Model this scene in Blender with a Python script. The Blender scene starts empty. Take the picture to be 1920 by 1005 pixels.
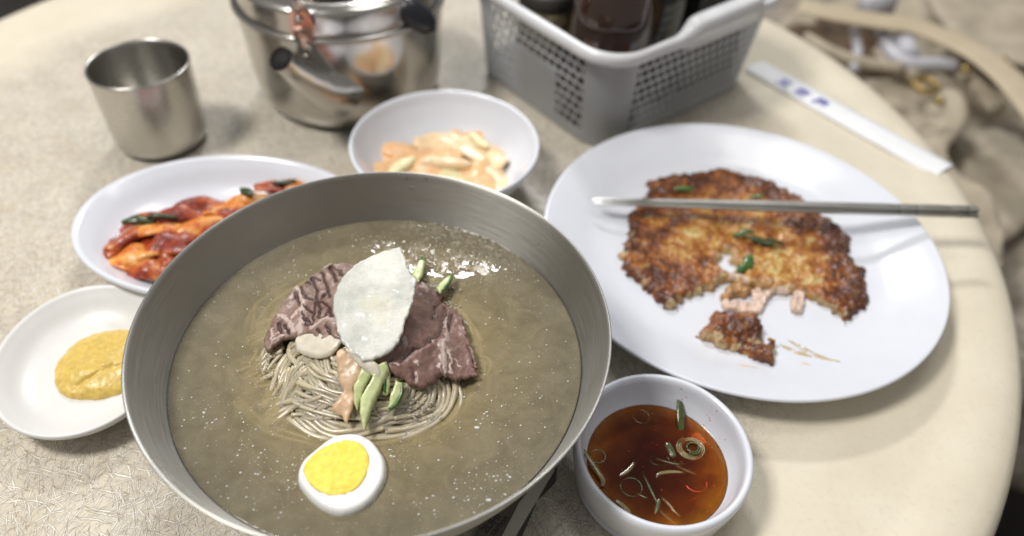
import bpy, math, random
import numpy as np
from mathutils import Vector, Matrix, geometry
random.seed(7); RNG = np.random.default_rng(7)
SC = bpy.context.scene
R = math.radians

# ------------------------------------------------------------------ camera, world, lamps, exposure
H = 0.341                                    # lens height above the table top (table top is z = 0)
FPX, PITCH, ROLL = 1387.0, 0.78912924, 0.05787908
cu = Vector((0, math.sin(PITCH), math.cos(PITCH)))
cx_ = Vector((1, 0, 0))
right = cx_ * math.cos(ROLL) + cu * math.sin(ROLL)
up = -cx_ * math.sin(ROLL) + cu * math.cos(ROLL)
back = right.cross(up)
cam = bpy.data.cameras.new('camera')
cam.sensor_width = 36.0
cam.lens = FPX / 1920 * 36
cam.clip_start = 0.01
cam.clip_end = 50
cam.dof.use_dof = True
cam.dof.focus_distance = 0.348
cam.dof.aperture_fstop = 3.6
camo = bpy.data.objects.new('camera', cam)
SC.collection.objects.link(camo)
camo.matrix_world = Matrix(((right.x, up.x, back.x, 0), (right.y, up.y, back.y, 0), (right.z, up.z, back.z, H), (0, 0, 0, 1)))
SC.camera = camo

W = bpy.data.worlds.new('World')
SC.world = W
W.use_nodes = True
W.node_tree.nodes['Background'].inputs[0].default_value = (1.0, 0.965, 0.92, 1)
W.node_tree.nodes['Background'].inputs[1].default_value = 0.25

def lamp(name, loc, target, sx, sy, power, col):
    l = bpy.data.lights.new(name, 'AREA')
    l.shape = 'RECTANGLE'; l.size = sx; l.size_y = sy; l.energy = power; l.color = col
    o = bpy.data.objects.new(name, l)
    SC.collection.objects.link(o)
    o.location = loc
    o.rotation_euler = (Vector(target) - Vector(loc)).to_track_quat('-Z', 'Y').to_euler()
    return o
lamp('ceiling_lamp_left', (-0.85, 0.12, 1.55), (0, .35, 0), 0.36, 0.36, 23.5, (1.0, 0.97, 0.93))
lamp('ceiling_lamp_far', (-0.27, 2.36, 1.95), (0, .35, 0), 0.46, 0.20, 30, (0.97, 0.98, 1.0))
lamp('fill_lamp_over', (0.25, 0.75, 1.8), (0, .35, 0), 0.5, 0.5, 5, (1.0, 0.98, 0.95))  # added fill lamp that softens the shadows

SC.view_settings.view_transform = 'Standard'
SC.view_settings.look = 'None'
SC.view_settings.exposure = 0.12
SC.view_settings.gamma = 1.0
SC.cycles.use_denoising = True
SC.cycles.max_bounces = 10
SC.cycles.transparent_max_bounces = 16
SC.cycles.caustics_reflective = False
SC.cycles.caustics_refractive = False

# ------------------------------------------------------------------ geometry helpers
def P(px, py, z):
    """the place in the world, at height z above the table, seen at this point of the photograph"""
    u, v = px - 960, -(py - 502.5)
    d = right * u + up * v - back * FPX
    t = (z - H) / d.z
    return np.array((d.x * t, d.y * t, z))

def PS(px, py, fn, n=25):
    z = 0.05
    for _ in range(n):
        p = P(px, py, z)
        z = .5 * z + .5 * fn(p[0], p[1])
    p[2] = z
    return p

def grp(o, label=None, cat=None, group=None, kind=None):
    if label: o['label'] = label
    if cat: o['category'] = cat
    if group: o['group'] = group
    if kind: o['kind'] = kind
    return o

def empty(name, loc, label, cat, group=None):
    o = bpy.data.objects.new(name, None)
    o.empty_display_size = 0.01
    SC.collection.objects.link(o)
    o.location = loc
    return grp(o, label, cat, group)

def wloc(o):
    v = Vector((0, 0, 0))
    while o is not None:
        v = v + o.location
        o = o.parent
    return v

def obj(name, V, F, mat, parent=None, smooth=True, attrs=None, origin=None):
    V = np.asarray(V, float)
    if parent is not None: off = np.array(wloc(parent))
    elif origin is not None: off = np.array(origin)
    else: off = np.array((V[:, 0].mean(), V[:, 1].mean(), V[:, 2].min()))
    me = bpy.data.meshes.new(name)
    me.from_pydata((V - off).tolist(), [], F if isinstance(F, list) else F.tolist())
    if smooth: me.polygons.foreach_set('use_smooth', [True] * len(me.polygons))
    for k, a in (attrs or {}).items():
        at = me.attributes.new(k, 'FLOAT', 'POINT')
        at.data.foreach_set('value', np.asarray(a, dtype=np.float32))
    for m in (mat if isinstance(mat, (list, tuple)) else [mat]): me.materials.append(m)
    me.update()
    o = bpy.data.objects.new(name, me)
    SC.collection.objects.link(o)
    if parent is not None: o.parent = parent
    else: o.location = off
    return o

def join(parts):
    Vs, Fs, n = [], [], 0
    for V, F in parts:
        Vs.append(np.asarray(V, float)); Fs += [tuple(i + n for i in f) for f in F]; n += len(V)
    return np.concatenate(Vs), Fs

def lathe(prof, c=(0, 0, 0), seg=96, ax=(1, 1), rot=0, closed=False):
    V, F = [], []
    n = len(prof)
    for i in range(seg):
        a = 2 * math.pi * i / seg
        for r, z in prof:
            x, y = r * math.cos(a) * ax[0], r * math.sin(a) * ax[1]
            V.append((c[0] + x * math.cos(rot) - y * math.sin(rot), c[1] + x * math.sin(rot) + y * math.cos(rot), c[2] + z))
    for i in range(seg):
        j = (i + 1) % seg
        for k in range(n if closed else n - 1):
            l = (k + 1) % n
            F.append((i * n + k, j * n + k, j * n + l, i * n + l))
    return np.array(V), F

def smooth_prof(pts, k=4):
    """Catmull-Rom through profile or path points"""
    p = [np.array(q, float) for q in pts]
    p = [2 * p[0] - p[1]] + p + [2 * p[-1] - p[-2]]
    out = []
    for i in range(1, len(p) - 2):
        for t in np.arange(k) / k:
            a, b, c, d = p[i - 1], p[i], p[i + 1], p[i + 2]
            out.append(.5 * (2 * b + (c - a) * t + (2 * a - 5 * b + 4 * c - d) * t * t + (3 * b - a - 3 * c + d) * t ** 3))
    out.append(p[-2])
    return out

def tube(path, rad, seg=8, flat=1.0, cap=True):
    path = np.array(path, float); n = len(path)
    rad = np.broadcast_to(np.asarray(rad, float), (n,))
    T = np.gradient(path, axis=0); T /= np.linalg.norm(T, axis=1)[:, None] + 1e-12
    ref = np.array((0, 0, 1.0))
    V = []
    for i in range(n):
        s = np.cross(T[i], ref)
        if np.linalg.norm(s) < 1e-3: s = np.cross(T[i], (0, 1.0, 0))
        s /= np.linalg.norm(s); u = np.cross(s, T[i])
        for k in range(seg):
            a = 2 * math.pi * k / seg
            V.append(path[i] + rad[i] * (math.cos(a) * s + flat * math.sin(a) * u))
    F = []
    for i in range(n - 1):
        for k in range(seg):
            l = (k + 1) % seg
            F.append((i * seg + k, i * seg + l, (i + 1) * seg + l, (i + 1) * seg + k))
    if cap:
        F.append(tuple(range(seg))[::-1]); F.append(tuple((n - 1) * seg + k for k in range(seg)))
    return np.array(V), F

def box(c, s, rz=0):
    V = []
    for x in (-.5, .5):
        for y in (-.5, .5):
            for z in (-.5, .5):
                a, b = x * s[0], y * s[1]
                V.append((c[0] + a * math.cos(rz) - b * math.sin(rz), c[1] + a * math.sin(rz) + b * math.cos(rz), c[2] + z * s[2]))
    return np.array(V), [(0, 1, 3, 2), (4, 6, 7, 5), (0, 4, 5, 1), (2, 3, 7, 6), (0, 2, 6, 4), (1, 5, 7, 3)]

_perm = RNG.random((256, 256))
def vnoise(x, y, s=1.0, seed=0):
    x = np.asarray(x) * s + seed * 17.13; y = np.asarray(y) * s + seed * 9.71
    xi, yi = np.floor(x).astype(int), np.floor(y).astype(int)
    fx, fy = x - xi, y - yi
    fx, fy = fx * fx * (3 - 2 * fx), fy * fy * (3 - 2 * fy)
    g = lambda a, b: _perm[a % 256, b % 256]
    return (g(xi, yi) * (1 - fx) + g(xi + 1, yi) * fx) * (1 - fy) + (g(xi, yi + 1) * (1 - fx) + g(xi + 1, yi + 1) * fx) * fy - .5
def fbm(x, y, s, o=3, seed=0):
    return sum(vnoise(x, y, s * 2 ** k, seed + k) / 2 ** k for k in range(o))

def seg_dist(pts, loop):
    a = np.array(loop); b = np.roll(a, -1, 0)
    d = b - a; L = (d ** 2).sum(1) + 1e-18
    out = np.empty(len(pts))
    for s in range(0, len(pts), 2000):
        p = pts[s:s + 2000, None, :]
        t = np.clip(((p - a) * d).sum(2) / L, 0, 1)
        out[s:s + 2000] = np.sqrt((((a + t[..., None] * d) - p) ** 2).sum(2)).min(1)
    return out
def inside(pts, loop):
    a = np.array(loop); b = np.roll(a, -1, 0)
    r = np.zeros(len(pts), bool)
    for (x0, y0), (x1, y1) in zip(a, b):
        if y0 == y1: continue
        c = ((y0 > pts[:, 1]) != (y1 > pts[:, 1])) & (pts[:, 0] < (x1 - x0) * (pts[:, 1] - y0) / (y1 - y0) + x0)
        r ^= c
    return r
def resample(loop, h, rough=0, seed=0, smooth=True):
    a = np.array(loop, float)
    if smooth:
        q = smooth_prof([a[-1]] + list(a) + [a[0], a[1]], 6)
        q = np.array(q[6:-7])
    else: q = a
    q = np.vstack([q, q[:1]])
    L = np.r_[0, np.cumsum(np.hypot(*np.diff(q, axis=0).T))]
    n = max(8, int(L[-1] / h)); t = np.arange(n) * L[-1] / n
    out = np.c_[np.interp(t, L, q[:, 0]), np.interp(t, L, q[:, 1])]
    if rough:
        nx = np.roll(out, -1, 0) - np.roll(out, 1, 0); nx = np.c_[nx[:, 1], -nx[:, 0]]; nx /= np.linalg.norm(nx, axis=1)[:, None] + 1e-9
        out = out + nx * ((fbm(out[:, 0], out[:, 1], 380, 3, seed) * 2 + RNG.uniform(-.12, .12, len(out))) * rough)[:, None]
    return out

def slab(loops, h, top, bot, er, p0=.25, rough=0, seed=0, smooth=True):
    """a piece with this outline (holes after it), top and bottom height functions and rounded edges"""
    L = [resample(l, h, rough, seed + i, smooth) for i, l in enumerate(loops)]
    mn, mx = L[0].min(0), L[0].max(0)
    gx, gy = np.meshgrid(np.arange(mn[0], mx[0], h), np.arange(mn[1], mx[1], h * .866))
    gx[1::2] += h / 2
    g = np.c_[gx.ravel(), gy.ravel()]; g += RNG.uniform(-.12, .12, g.shape) * h
    m = inside(g, L[0])
    for l in L[1:]: m &= ~inside(g, l)
    g = g[m]
    d = np.min([seg_dist(g, l) for l in L], axis=0)
    g = g[d > .6 * h]
    pts, edges, n = [], [], 0
    for l in L:
        k = len(l); pts.append(l); edges += [(n + i, n + (i + 1) % k) for i in range(k)]; n += k
    pts = np.vstack(pts + [g])
    sc_ = 1000.0
    r = geometry.delaunay_2d_cdt([Vector(p * sc_) for p in pts], edges, [], 0, 1e-4)
    q = np.array([(v.x, v.y) for v in r[0]]) / sc_
    tr = [t for t in r[2] if len(t) == 3]
    cen = q[np.array(tr)].mean(1)
    m = inside(cen, L[0])
    for l in L[1:]: m &= ~inside(cen, l)
    tr = [t for t, k in zip(tr, m) if k]
    d = np.min([seg_dist(q, l) for l in L], axis=0); d[d < 1e-6] = 0
    zt = top(q[:, 0], q[:, 1], d) if callable(top) else np.full(len(q), top)
    zb = bot(q[:, 0], q[:, 1]) if callable(bot) else np.full(len(q), bot)
    u = np.clip(d / er, 0, 1); pr = p0 + (1 - p0) * np.sqrt(np.clip(1 - (1 - u) ** 2, 0, 1))
    ztop = zb + (zt - zb) * pr
    N = len(q)
    V = np.vstack([np.c_[q, ztop], np.c_[q, zb]])
    # orientation
    F = []
    from collections import Counter
    cnt = {}
    for t in tr:
        a, b, c = t
        if (q[b] - q[a])[0] * (q[c] - q[a])[1] - (q[b] - q[a])[1] * (q[c] - q[a])[0] < 0: t = (a, c, b)
        F.append(tuple(t)); F.append((t[0] + N, t[2] + N, t[1] + N))
        for i in range(3):
            e = (t[i], t[(i + 1) % 3]); cnt[e] = 1
    for (a, b) in list(cnt):
        if (b, a) not in cnt: F.append((b, a, a + N, b + N))
    at = np.r_[d, d * 0 - .001]
    return V, F, at

def pxloop(pts, fn):
    return [PS(x, y, fn)[:2] for x, y in pts]

# ------------------------------------------------------------------ material helpers
class Mat:
    def __init__(s, name):
        s.m = bpy.data.materials.new(name); s.m.use_nodes = True
        s.t = s.m.node_tree; s.t.nodes.clear()
        s.out = s.t.nodes.new('ShaderNodeOutputMaterial')
    def n(s, typ, props=None, **inp):
        nd = s.t.nodes.new('ShaderNode' + typ)
        for k, v in (props or {}).items(): setattr(nd, k, v)
        for k, v in inp.items():
            key = int(k[1:]) if k[0] == 'i' and k[1:].isdigit() else k.replace('_', ' ')
            s.set(nd.inputs[key], v)
        return nd
    def set(s, sock, v):
        if isinstance(v, bpy.types.Node): v = v.outputs[0]
        if isinstance(v, bpy.types.NodeSocket): s.t.links.new(v, sock)
        elif isinstance(v, tuple) and len(v) == 3 and sock.type == 'RGBA': sock.default_value = (*v, 1)
        else: sock.default_value = v
    def co(s, scale=(1, 1, 1), rot=(0, 0, 0), what='Object'):
        tc = s.n('TexCoord')
        mp = s.n('Mapping', Vector=tc.outputs[what], Scale=scale, Rotation=rot)
        return mp
    def rs(s, vec, rot, scale, loc=(0, 0, 0)):
        a = s.n('Mapping', Vector=vec, Rotation=rot)
        return s.n('Mapping', Vector=a.outputs[0], Scale=scale, Location=loc)
    def noise(s, scale, detail=4, rough=.55, vec=None, dist=0):
        return s.n('TexNoise', Vector=vec or s.co(), Scale=scale, Detail=detail, Roughness=rough, Distortion=dist)
    def vor(s, scale, vec=None, feature='F1', dim='3D', rnd=1.0):
        return s.n('TexVoronoi', dict(feature=feature, voronoi_dimensions=dim), Vector=vec or s.co(), Scale=scale, Randomness=rnd)
    def ramp(s, fac, stops, interp='LINEAR'):
        nd = s.t.nodes.new('ShaderNodeValToRGB'); s.set(nd.inputs[0], fac)
        cr = nd.color_ramp; cr.interpolation = interp
        while len(cr.elements) < len(stops): cr.elements.new(.5)
        for e, (p, c) in zip(cr.elements, stops):
            e.position = p; e.color = (c, c, c, 1) if isinstance(c, (int, float)) else (*c, 1)
        return nd
    def mix(s, f, a, b, blend='MIX'):
        nd = s.t.nodes.new('ShaderNodeMix'); nd.data_type = 'RGBA'; nd.blend_type = blend
        s.set(nd.inputs[0], f); s.set(nd.inputs[6], a); s.set(nd.inputs[7], b)
        return nd.outputs[2]
    def math(s, op, a, b=0.0, c=0.0):
        nd = s.t.nodes.new('ShaderNodeMath'); nd.operation = op
        s.set(nd.inputs[0], a); s.set(nd.inputs[1], b); s.set(nd.inputs[2], c)
        return nd.outputs[0]
    def attr(s, name):
        return s.n('Attribute', dict(attribute_name=name)).outputs['Fac']
    def bump(s, h, strength=.5, dist=.001, normal=None):
        nd = s.n('Bump', Height=h, Strength=strength, Distance=dist)
        if normal is not None: s.set(nd.inputs['Normal'], normal)
        return nd
    def pr(s, col, rough=.5, metal=0, normal=None, **kw):
        b = s.n('BsdfPrincipled', Base_Color=col, Roughness=rough, Metallic=metal)
        for k, v in kw.items(): s.set(b.inputs[k.replace('_', ' ')], v)
        if normal is not None: s.set(b.inputs['Normal'], normal)
        return b
    def done(s, shader, vol=None):
        s.t.links.new(shader.outputs[0], s.out.inputs[0])
        if vol is not None: s.t.links.new(vol.outputs[0], s.out.inputs[1])
        return s.m
M = {}

def table_material():
    m = Mat('speckled_table_laminate')
    o = m.co()
    wob = m.noise(55, 2, .5, o)
    vec = m.n('VectorMath', dict(operation='MULTIPLY_ADD'), i0=wob.outputs['Color'], i1=(.006, .006, 0), i2=o.outputs[0]).outputs[0]
    light, dark, hgt = None, None, None
    for k, (ang, sx, sy, t) in enumerate([(12, 17, 260, .15), (55, 20, 290, .15), (97, 16, 280, .14), (140, 22, 270, .15), (33, 24, 320, .15), (118, 13, 300, .13), (75, 36, 440, .18), (165, 30, 380, .17), (20, 50, 620, .2), (62, 11, 300, .12), (130, 48, 600, .2), (88, 26, 330, .15)]):
        mp = m.rs(vec, (0, 0, R(ang)), (sx, sy, 1), (k * 3.7, k * 1.3, 0))
        v = m.vor(1.0, mp, dim='2D')
        l = m.ramp(v.outputs['Distance'], [(0, 1), (t * .5, .75), (t * .85, 0)])
        dk = m.ramp(v.outputs['Distance'], [(t * .7, 0), (t * .95, .9 if k % 3 == 0 else .45), (t * 1.25, 0)])
        light = l.outputs[0] if light is None else m.mix(1.0, light, l, 'LIGHTEN')
        dark = dk.outputs[0] if dark is None else m.mix(1.0, dark, dk, 'LIGHTEN')
    sp = m.n('SeparateXYZ', Vector=o.outputs[0])
    # printed fibre field ends well inside the plain moulded border
    rr = m.n('VectorMath', dict(operation='LENGTH'), i0=m.n('VectorMath', dict(operation='SUBTRACT'), i0=o.outputs[0], i1=(-.022, -.012, 0)).outputs[0]).outputs['Value']
    rr = m.math('ADD', rr, m.math('MULTIPLY', m.noise(16, 3, .6, o), .05))
    field = m.ramp(rr, [(.335, 1), (.378, 0)])
    sparse = m.ramp(m.noise(300, 2, .5, o), [(.5, 0), (.62, 1)])
    f = field.outputs[0]
    patch = m.ramp(m.noise(22, 4, .6, o), [(.35, 0), (.65, 1)])
    plain = m.mix(patch, (.67, .61, .48), (.72, .66, .53))
    base = m.mix(patch, (.55, .49, .385), (.66, .605, .49))
    fine = m.noise(900, 3, .6, o)
    base = m.mix(m.ramp(fine, [(.35, 0), (.7, .35)]), base, (.62, .57, .47))
    thin = m.ramp(m.noise(34, 3, .6, o), [(.36, .4), (.58, 1)])
    lf = m.math('MULTIPLY', m.math('MULTIPLY', light, 1.0), thin)
    c1 = m.mix(lf, base, (.90, .87, .79))
    c1 = m.mix(m.math('MULTIPLY', dark, .9), c1, (.26, .205, .145))
    c2 = m.mix(m.math('MULTIPLY', m.math('MULTIPLY', dark, sparse), .18), plain, (.3, .24, .17))
    col = m.mix(f, c2, c1)
    hh = m.math('MULTIPLY', m.math('ADD', m.math('MULTIPLY', light, .8), m.math('MULTIPLY', fine, .25)), m.math('ADD', m.math('MULTIPLY', f, .95), .05))
    bp = m.bump(hh, .9, .0005)
    rg = m.ramp(f, [(0, .38), (1, .3)])
    return m.done(m.pr(col, rg, 0, bp, Coat_Weight=.15, Coat_Roughness=.2))
M['table'] = table_material()

def steel(name, col=(.62, .60, .57), rough=.22, brush=0, bumpy=.15, dirt=.1, aniso=0):
    m = Mat(name)
    o = m.co()
    sp = m.n('SeparateXYZ', Vector=o.outputs[0])
    ang = m.math('ARCTAN2', sp.outputs[1], sp.outputs[0])
    v = m.n('CombineXYZ', X=m.math('MULTIPLY', ang, 2.2), Y=m.math('MULTIPLY', sp.outputs[2], 900), Z=0.0)
    br = m.noise(1.0, 3, .7, v.outputs[0])
    sm = m.noise(28, 4, .6, o)
    mottl = m.ramp(sm, [(.35, 0), (.7, 1)])
    c = m.mix(m.math('MULTIPLY', mottl, dirt), col, tuple(x * .62 for x in col))
    r_ = m.math('ADD', m.math('ADD', m.math('MULTIPLY', br, brush), m.math('MULTIPLY', mottl, .08)), rough)
    sc = None
    for k, a in enumerate((15, 70, 130)):
        mp = m.rs(o.outputs[0], (R(20 * k), R(35 * k), R(a)), (22, 900, 22))
        vv = m.ramp(m.vor(1.0, mp).outputs['Distance'], [(.05, 1), (.10, 0)])
        sc = vv.outputs[0] if sc is None else m.mix(1.0, sc, vv, 'LIGHTEN')
    hgt = m.math('ADD', br, m.math('MULTIPLY', sc, .5))
    bp = m.bump(hgt, bumpy, .0002)
    p_ = m.pr(c, r_, 1.0, bp)
    if aniso:
        m.set(p_.inputs['Anisotropic'], aniso); m.set(p_.inputs['Anisotropic Rotation'], .25); m.set(p_.inputs['Tangent'], m.n('Tangent', dict(direction_type='RADIAL', axis='Z')))
    return m.done(p_)
M['bowl_steel'] = steel('brushed_bowl_steel', (.40, .39, .36), .25, .28, .25, .3, .85)
M['cup_steel'] = steel('satin_cup_steel', (.56, .545, .51), .20, .12, .1, .08, .5)
M['kettle_steel'] = steel('polished_kettle_steel', (.50, .48, .45), .13, .06, .04, .05)
M['chop_steel'] = steel('chopstick_steel', (.50, .49, .46), .3, .15, .1, .2)
M['blade_steel'] = steel('scissor_blade_steel', (.72, .70, .64), .6, .1, .3, .2)
M['dull_steel'] = steel('dull_scissor_steel', (.26, .24, .21), .55, .1, .2, .2)  # mid-dark steel of the engraved blade flat
M['dark_steel'] = steel('dark_scissor_steel', (.12, .115, .105), .5, .1, .2, .2)

def plain(name, col, rough=.4, bscale=0, bstr=.2, bdist=.0003, var=.08, vs=40, **kw):
    m = Mat(name)
    o = m.co()
    n = m.noise(vs, 4, .6, o)
    c = m.mix(m.ramp(n, [(.35, 0), (.68, 1)]), tuple(x * (1 - var) for x in col), tuple(min(1, x * (1 + var)) for x in col))
    bp = m.bump(m.noise(bscale, 4, .6, o), bstr, bdist) if bscale else None
    return m.done(m.pr(c, rough, 0, bp, **kw))
M['melamine'] = plain('white_melamine', (.69, .715, .775), .22, 300, .02, .0002, .02, Coat_Weight=.3, Coat_Roughness=.12)
M['melamine_matt'] = plain('off_white_ceramic', (.68, .675, .66), .38, 350, .08, .0002, .02)
M['black_plastic'] = plain('black_kettle_grip', (.012, .013, .018), .3)
M['spout_shade'] = plain('spout_shade_black', (.006, .006, .006), .8)
M['copper'] = plain('copper_tinted_bracket', (.62, .40, .32), .22, Metallic=1.0)

BROTH_SPOT = P(840, 455, .053)[:2] - np.array((-.0614, .2219))
BROTH_SPOT = (float(BROTH_SPOT[0]), float(BROTH_SPOT[1]))
def broth_material():
    m = Mat('murky_cold_broth')
    o = m.co()
    big = m.ramp(m.noise(26, 3, .55, o), [(.3, 0), (.72, 1)])
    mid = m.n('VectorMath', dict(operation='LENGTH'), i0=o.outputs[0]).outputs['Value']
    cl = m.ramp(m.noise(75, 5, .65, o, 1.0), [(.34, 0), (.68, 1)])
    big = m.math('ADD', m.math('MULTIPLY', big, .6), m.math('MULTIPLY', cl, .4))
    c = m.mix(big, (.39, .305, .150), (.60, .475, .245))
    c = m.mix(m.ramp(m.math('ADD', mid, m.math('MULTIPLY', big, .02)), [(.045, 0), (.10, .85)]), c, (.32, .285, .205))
    fine = m.ramp(m.noise(700, 3, .6, o), [(.52, 0), (.72, .35)])
    c = m.mix(fine, c, (.45, .42, .30))
    # slushy crust near the far rim breaks up the lamp reflection
    d = m.n('VectorMath', dict(operation='LENGTH'), i0=m.n('VectorMath', dict(operation='MULTIPLY'), i0=m.n('VectorMath', dict(operation='SUBTRACT'), i0=o.outputs[0], i1=(BROTH_SPOT[0], BROTH_SPOT[1], .0)).outputs[0], i1=(1, 1.7, 0)).outputs[0]).outputs['Value']
    mask = m.ramp(d, [(.018, 1), (.045, 0)])
    rip = m.noise(125, 1.5, .5, o, 1.5)
    h1 = m.math('MULTIPLY', m.math('SUBTRACT', rip, .5), mask)
    h2 = m.math('MULTIPLY', m.noise(420, 2, .5, o), .012)
    bp = m.bump(m.math('ADD', h1, h2), 1.0, .0036)
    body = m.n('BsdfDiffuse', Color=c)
    tr = m.n('BsdfTransparent', Color=(.93, .90, .78))
    gl = m.n('BsdfGlossy', dict(distribution='GGX'), Color=(1, 1, 1), Roughness=.05, Normal=bp)
    a = m.n('MixShader', Fac=m.math('ADD', m.math('MULTIPLY', cl, .14), .42), i1=tr, i2=body)
    fr = m.n('Fresnel', IOR=1.36, Normal=bp)
    b = m.n('MixShader', Fac=fr, i1=a, i2=gl)
    vol = m.n('VolumeAbsorption', Color=(.50, .43, .24), Density=150.0)
    return m.done(b, vol)
M['broth'] = broth_material()

def sauce_material():
    m = Mat('soy_vinegar_sauce')
    o = m.co()
    bp = m.bump(m.noise(90, 2, .5, o), .25, .0006)
    tr = m.n('BsdfTransparent', Color=(1, .93, .8))
    rr = m.n('VectorMath', dict(operation='LENGTH'), i0=o.outputs[0]).outputs['Value']
    rr = m.math('ADD', rr, m.math('MULTIPLY', m.math('SUBTRACT', m.noise(70, 2, .5, o), .5), .018))
    df = m.n('BsdfDiffuse', Color=m.ramp(m.math('MULTIPLY', rr, 25), [(.34, (.085, .014, .003)), (.64, (.19, .040, .005)), (.90, (.46, .16, .012))]))
    gl = m.n('BsdfGlossy', Color=(1, 1, 1), Roughness=.04, Normal=bp)
    a = m.n('MixShader', Fac=m.ramp(m.noise(60, 3, .6, o), [(.35, .34), (.75, .60)]), i1=tr, i2=df)
    b = m.n('MixShader', Fac=m.n('Fresnel', IOR=1.36, Normal=bp), i1=a, i2=gl)
    vol = m.n('VolumeAbsorption', Color=(.74, .33, .0), Density=400.0)
    return m.done(b, vol)
M['sauce'] = sauce_material()
M['ice'] = plain('ice_fleck', (.62, .64, .60), .12, 0, 0, 0, .05, 900, Specular_IOR_Level=.8)
def slush_material():
    m = Mat('translucent_slush')
    return m.done(m.n('MixShader', Fac=.5, i1=m.pr((.60, .56, .46), .12), i2=m.n('BsdfTransparent', Color=(1, 1, 1))))
M['slush'] = slush_material()
M['noodle'] = plain('buckwheat_noodle', (.51, .44, .31), .28, 900, .12, .0002, .10, 120, Subsurface_Weight=.75, Subsurface_Radius=(.004, .0035, .0022), Subsurface_Scale=1.0, Coat_Weight=.3, Coat_Roughness=.1)

def beef_material(fat):
    m = Mat('marbled_beef' if fat else 'lean_beef')
    o = m.co()
    n1 = m.noise(110, 4, .6, o)
    c = m.mix(m.ramp(n1, [(.35, 0), (.7, 1)]), (.165, .092, .074) if not fat else (.19, .118, .092), (.26, .155, .128) if not fat else (.32, .225, .185))
    grain = m.rs(o.outputs[0], (0, 0, R(20)), (900, 130, 130))
    g = m.noise(1.0, 4, .65, grain)
    c = m.mix(m.ramp(g, [(.58, 0), (.72, .45)]), c, (.42, .25, .215))
    c = m.mix(m.ramp(g, [(.28, .55), (.42, 0)]), c, (.10, .045, .04))
    fa = m.attr('fat')
    c = m.mix(m.ramp(m.math('ADD', fa, m.math('MULTIPLY', m.math('SUBTRACT', n1, .5), .7)), [(.40, 0), (.75, .9)]), c, (.54, .43, .385))
    cr = m.attr('crack')
    c = m.mix(m.ramp(cr, [(.2, 0), (.62, .95)]), c, (.055, .025, .024))
    hh = m.math('ADD', m.math('MULTIPLY', n1, .6), m.math('MULTIPLY', g, .7))
    bp = m.bump(hh, .5, .0006)
    return m.done(m.pr(c, .36, 0, bp, Subsurface_Weight=.12, Subsurface_Radius=(.002, .0008, .0006), Coat_Weight=.1, Coat_Roughness=.3))
M['beef_fat'] = beef_material(True)
M['beef_lean'] = beef_material(False)

def pear_material():
    m = Mat('icy_pear_flesh')
    o = m.co()
    c = m.mix(m.ramp(m.noise(60, 4, .6, o), [(.36, 0), (.66, 1)]), (.50, .51, .465), (.76, .755, .70))
    c = m.mix(m.ramp(m.noise(38, 2, .5, m.co(rot=(1, 2, 0))), [(.55, 0), (.75, .55)]), c, (.68, .62, .38))
    bp = m.bump(m.noise(900, 4, .7, o), .8, .0007)
    return m.done(m.pr(c, .26, 0, bp, Subsurface_Weight=.4, Subsurface_Radius=(.004, .004, .003), Subsurface_Scale=.5, Coat_Weight=.35, Coat_Roughness=.15))
M['pear'] = pear_material()
M['radish_pale'] = plain('pale_radish', (.68, .63, .52), .22, 300, .2, .0004, .12, 150, Subsurface_Weight=.4, Subsurface_Radius=(.004, .003, .002), Subsurface_Scale=.6, Coat_Weight=.3)
M['radish_orange'] = plain('orange_pickled_radish', (.66, .46, .30), .34, 300, .4, .0005, .12, 120, Subsurface_Weight=.4, Subsurface_Radius=(.004, .002, .001), Subsurface_Scale=.6, Coat_Weight=.08)
M['radish_bowl'] = plain('peach_pickled_radish', (.80, .50, .26), .28, 200, .2, .0004, .14, 70, Subsurface_Weight=.3, Subsurface_Radius=(.005, .003, .002), Subsurface_Scale=.6)
M['radish_cream'] = plain('cream_pickled_radish', (.84, .64, .40), .28, 200, .2, .0004, .15, 70, Subsurface_Weight=.3, Subsurface_Radius=(.005, .004, .002), Subsurface_Scale=.6)
M['radish_green'] = plain('green_tinged_radish', (.78, .72, .42), .28, 200, .2, .0004, .15, 70)
M['cuc_flesh'] = plain('cucumber_flesh', (.62, .68, .36), .2, 500, .3, .0004, .18, 200, Subsurface_Weight=.35, Subsurface_Radius=(.003, .004, .001), Subsurface_Scale=.5, Coat_Weight=.4, Coat_Roughness=.1)
M['cuc_skin'] = plain('cucumber_skin', (.045, .13, .018), .25, 500, .4, .0005, .4, 260, Coat_Weight=.4)
M['egg_white'] = plain('boiled_egg_white', (.88, .885, .86), .2, 80, .08, .0004, .03, 60, Subsurface_Weight=.5, Subsurface_Radius=(.005, .005, .004), Subsurface_Scale=.5, Coat_Weight=.5, Coat_Roughness=.06)
def yolk_material():
    m = Mat('boiled_egg_yolk')
    o = m.co()
    n = m.noise(260, 4, .65, o)
    c = m.mix(m.ramp(n, [(.35, 0), (.68, 1)]), (.86, .60, .045), (.92, .72, .11))
    e = m.attr('edge')
    c = m.mix(m.ramp(m.math('MULTIPLY', e, 1000), [(.0, .65), (.55, 0)]), c, (.45, .42, .16))
    d = m.n('VectorMath', dict(operation='LENGTH'), i0=m.n('VectorMath', dict(operation='SUBTRACT'), i0=o.outputs[0], i1=(.002, -.001, .0)).outputs[0]).outputs['Value']
    bp = m.bump(n, .3, .0004)
    return m.done(m.pr(c, .5, 0, bp, Subsurface_Weight=.2, Subsurface_Radius=(.003, .002, .0005)))
M['yolk'] = yolk_material()
M['mustard'] = plain('grainy_mustard', (.62, .44, .10), .42, 420, .4, .0005, .13, 420, Coat_Weight=.12, Coat_Roughness=.2, Subsurface_Weight=.15, Subsurface_Radius=(.002, .001, .0003))
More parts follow.
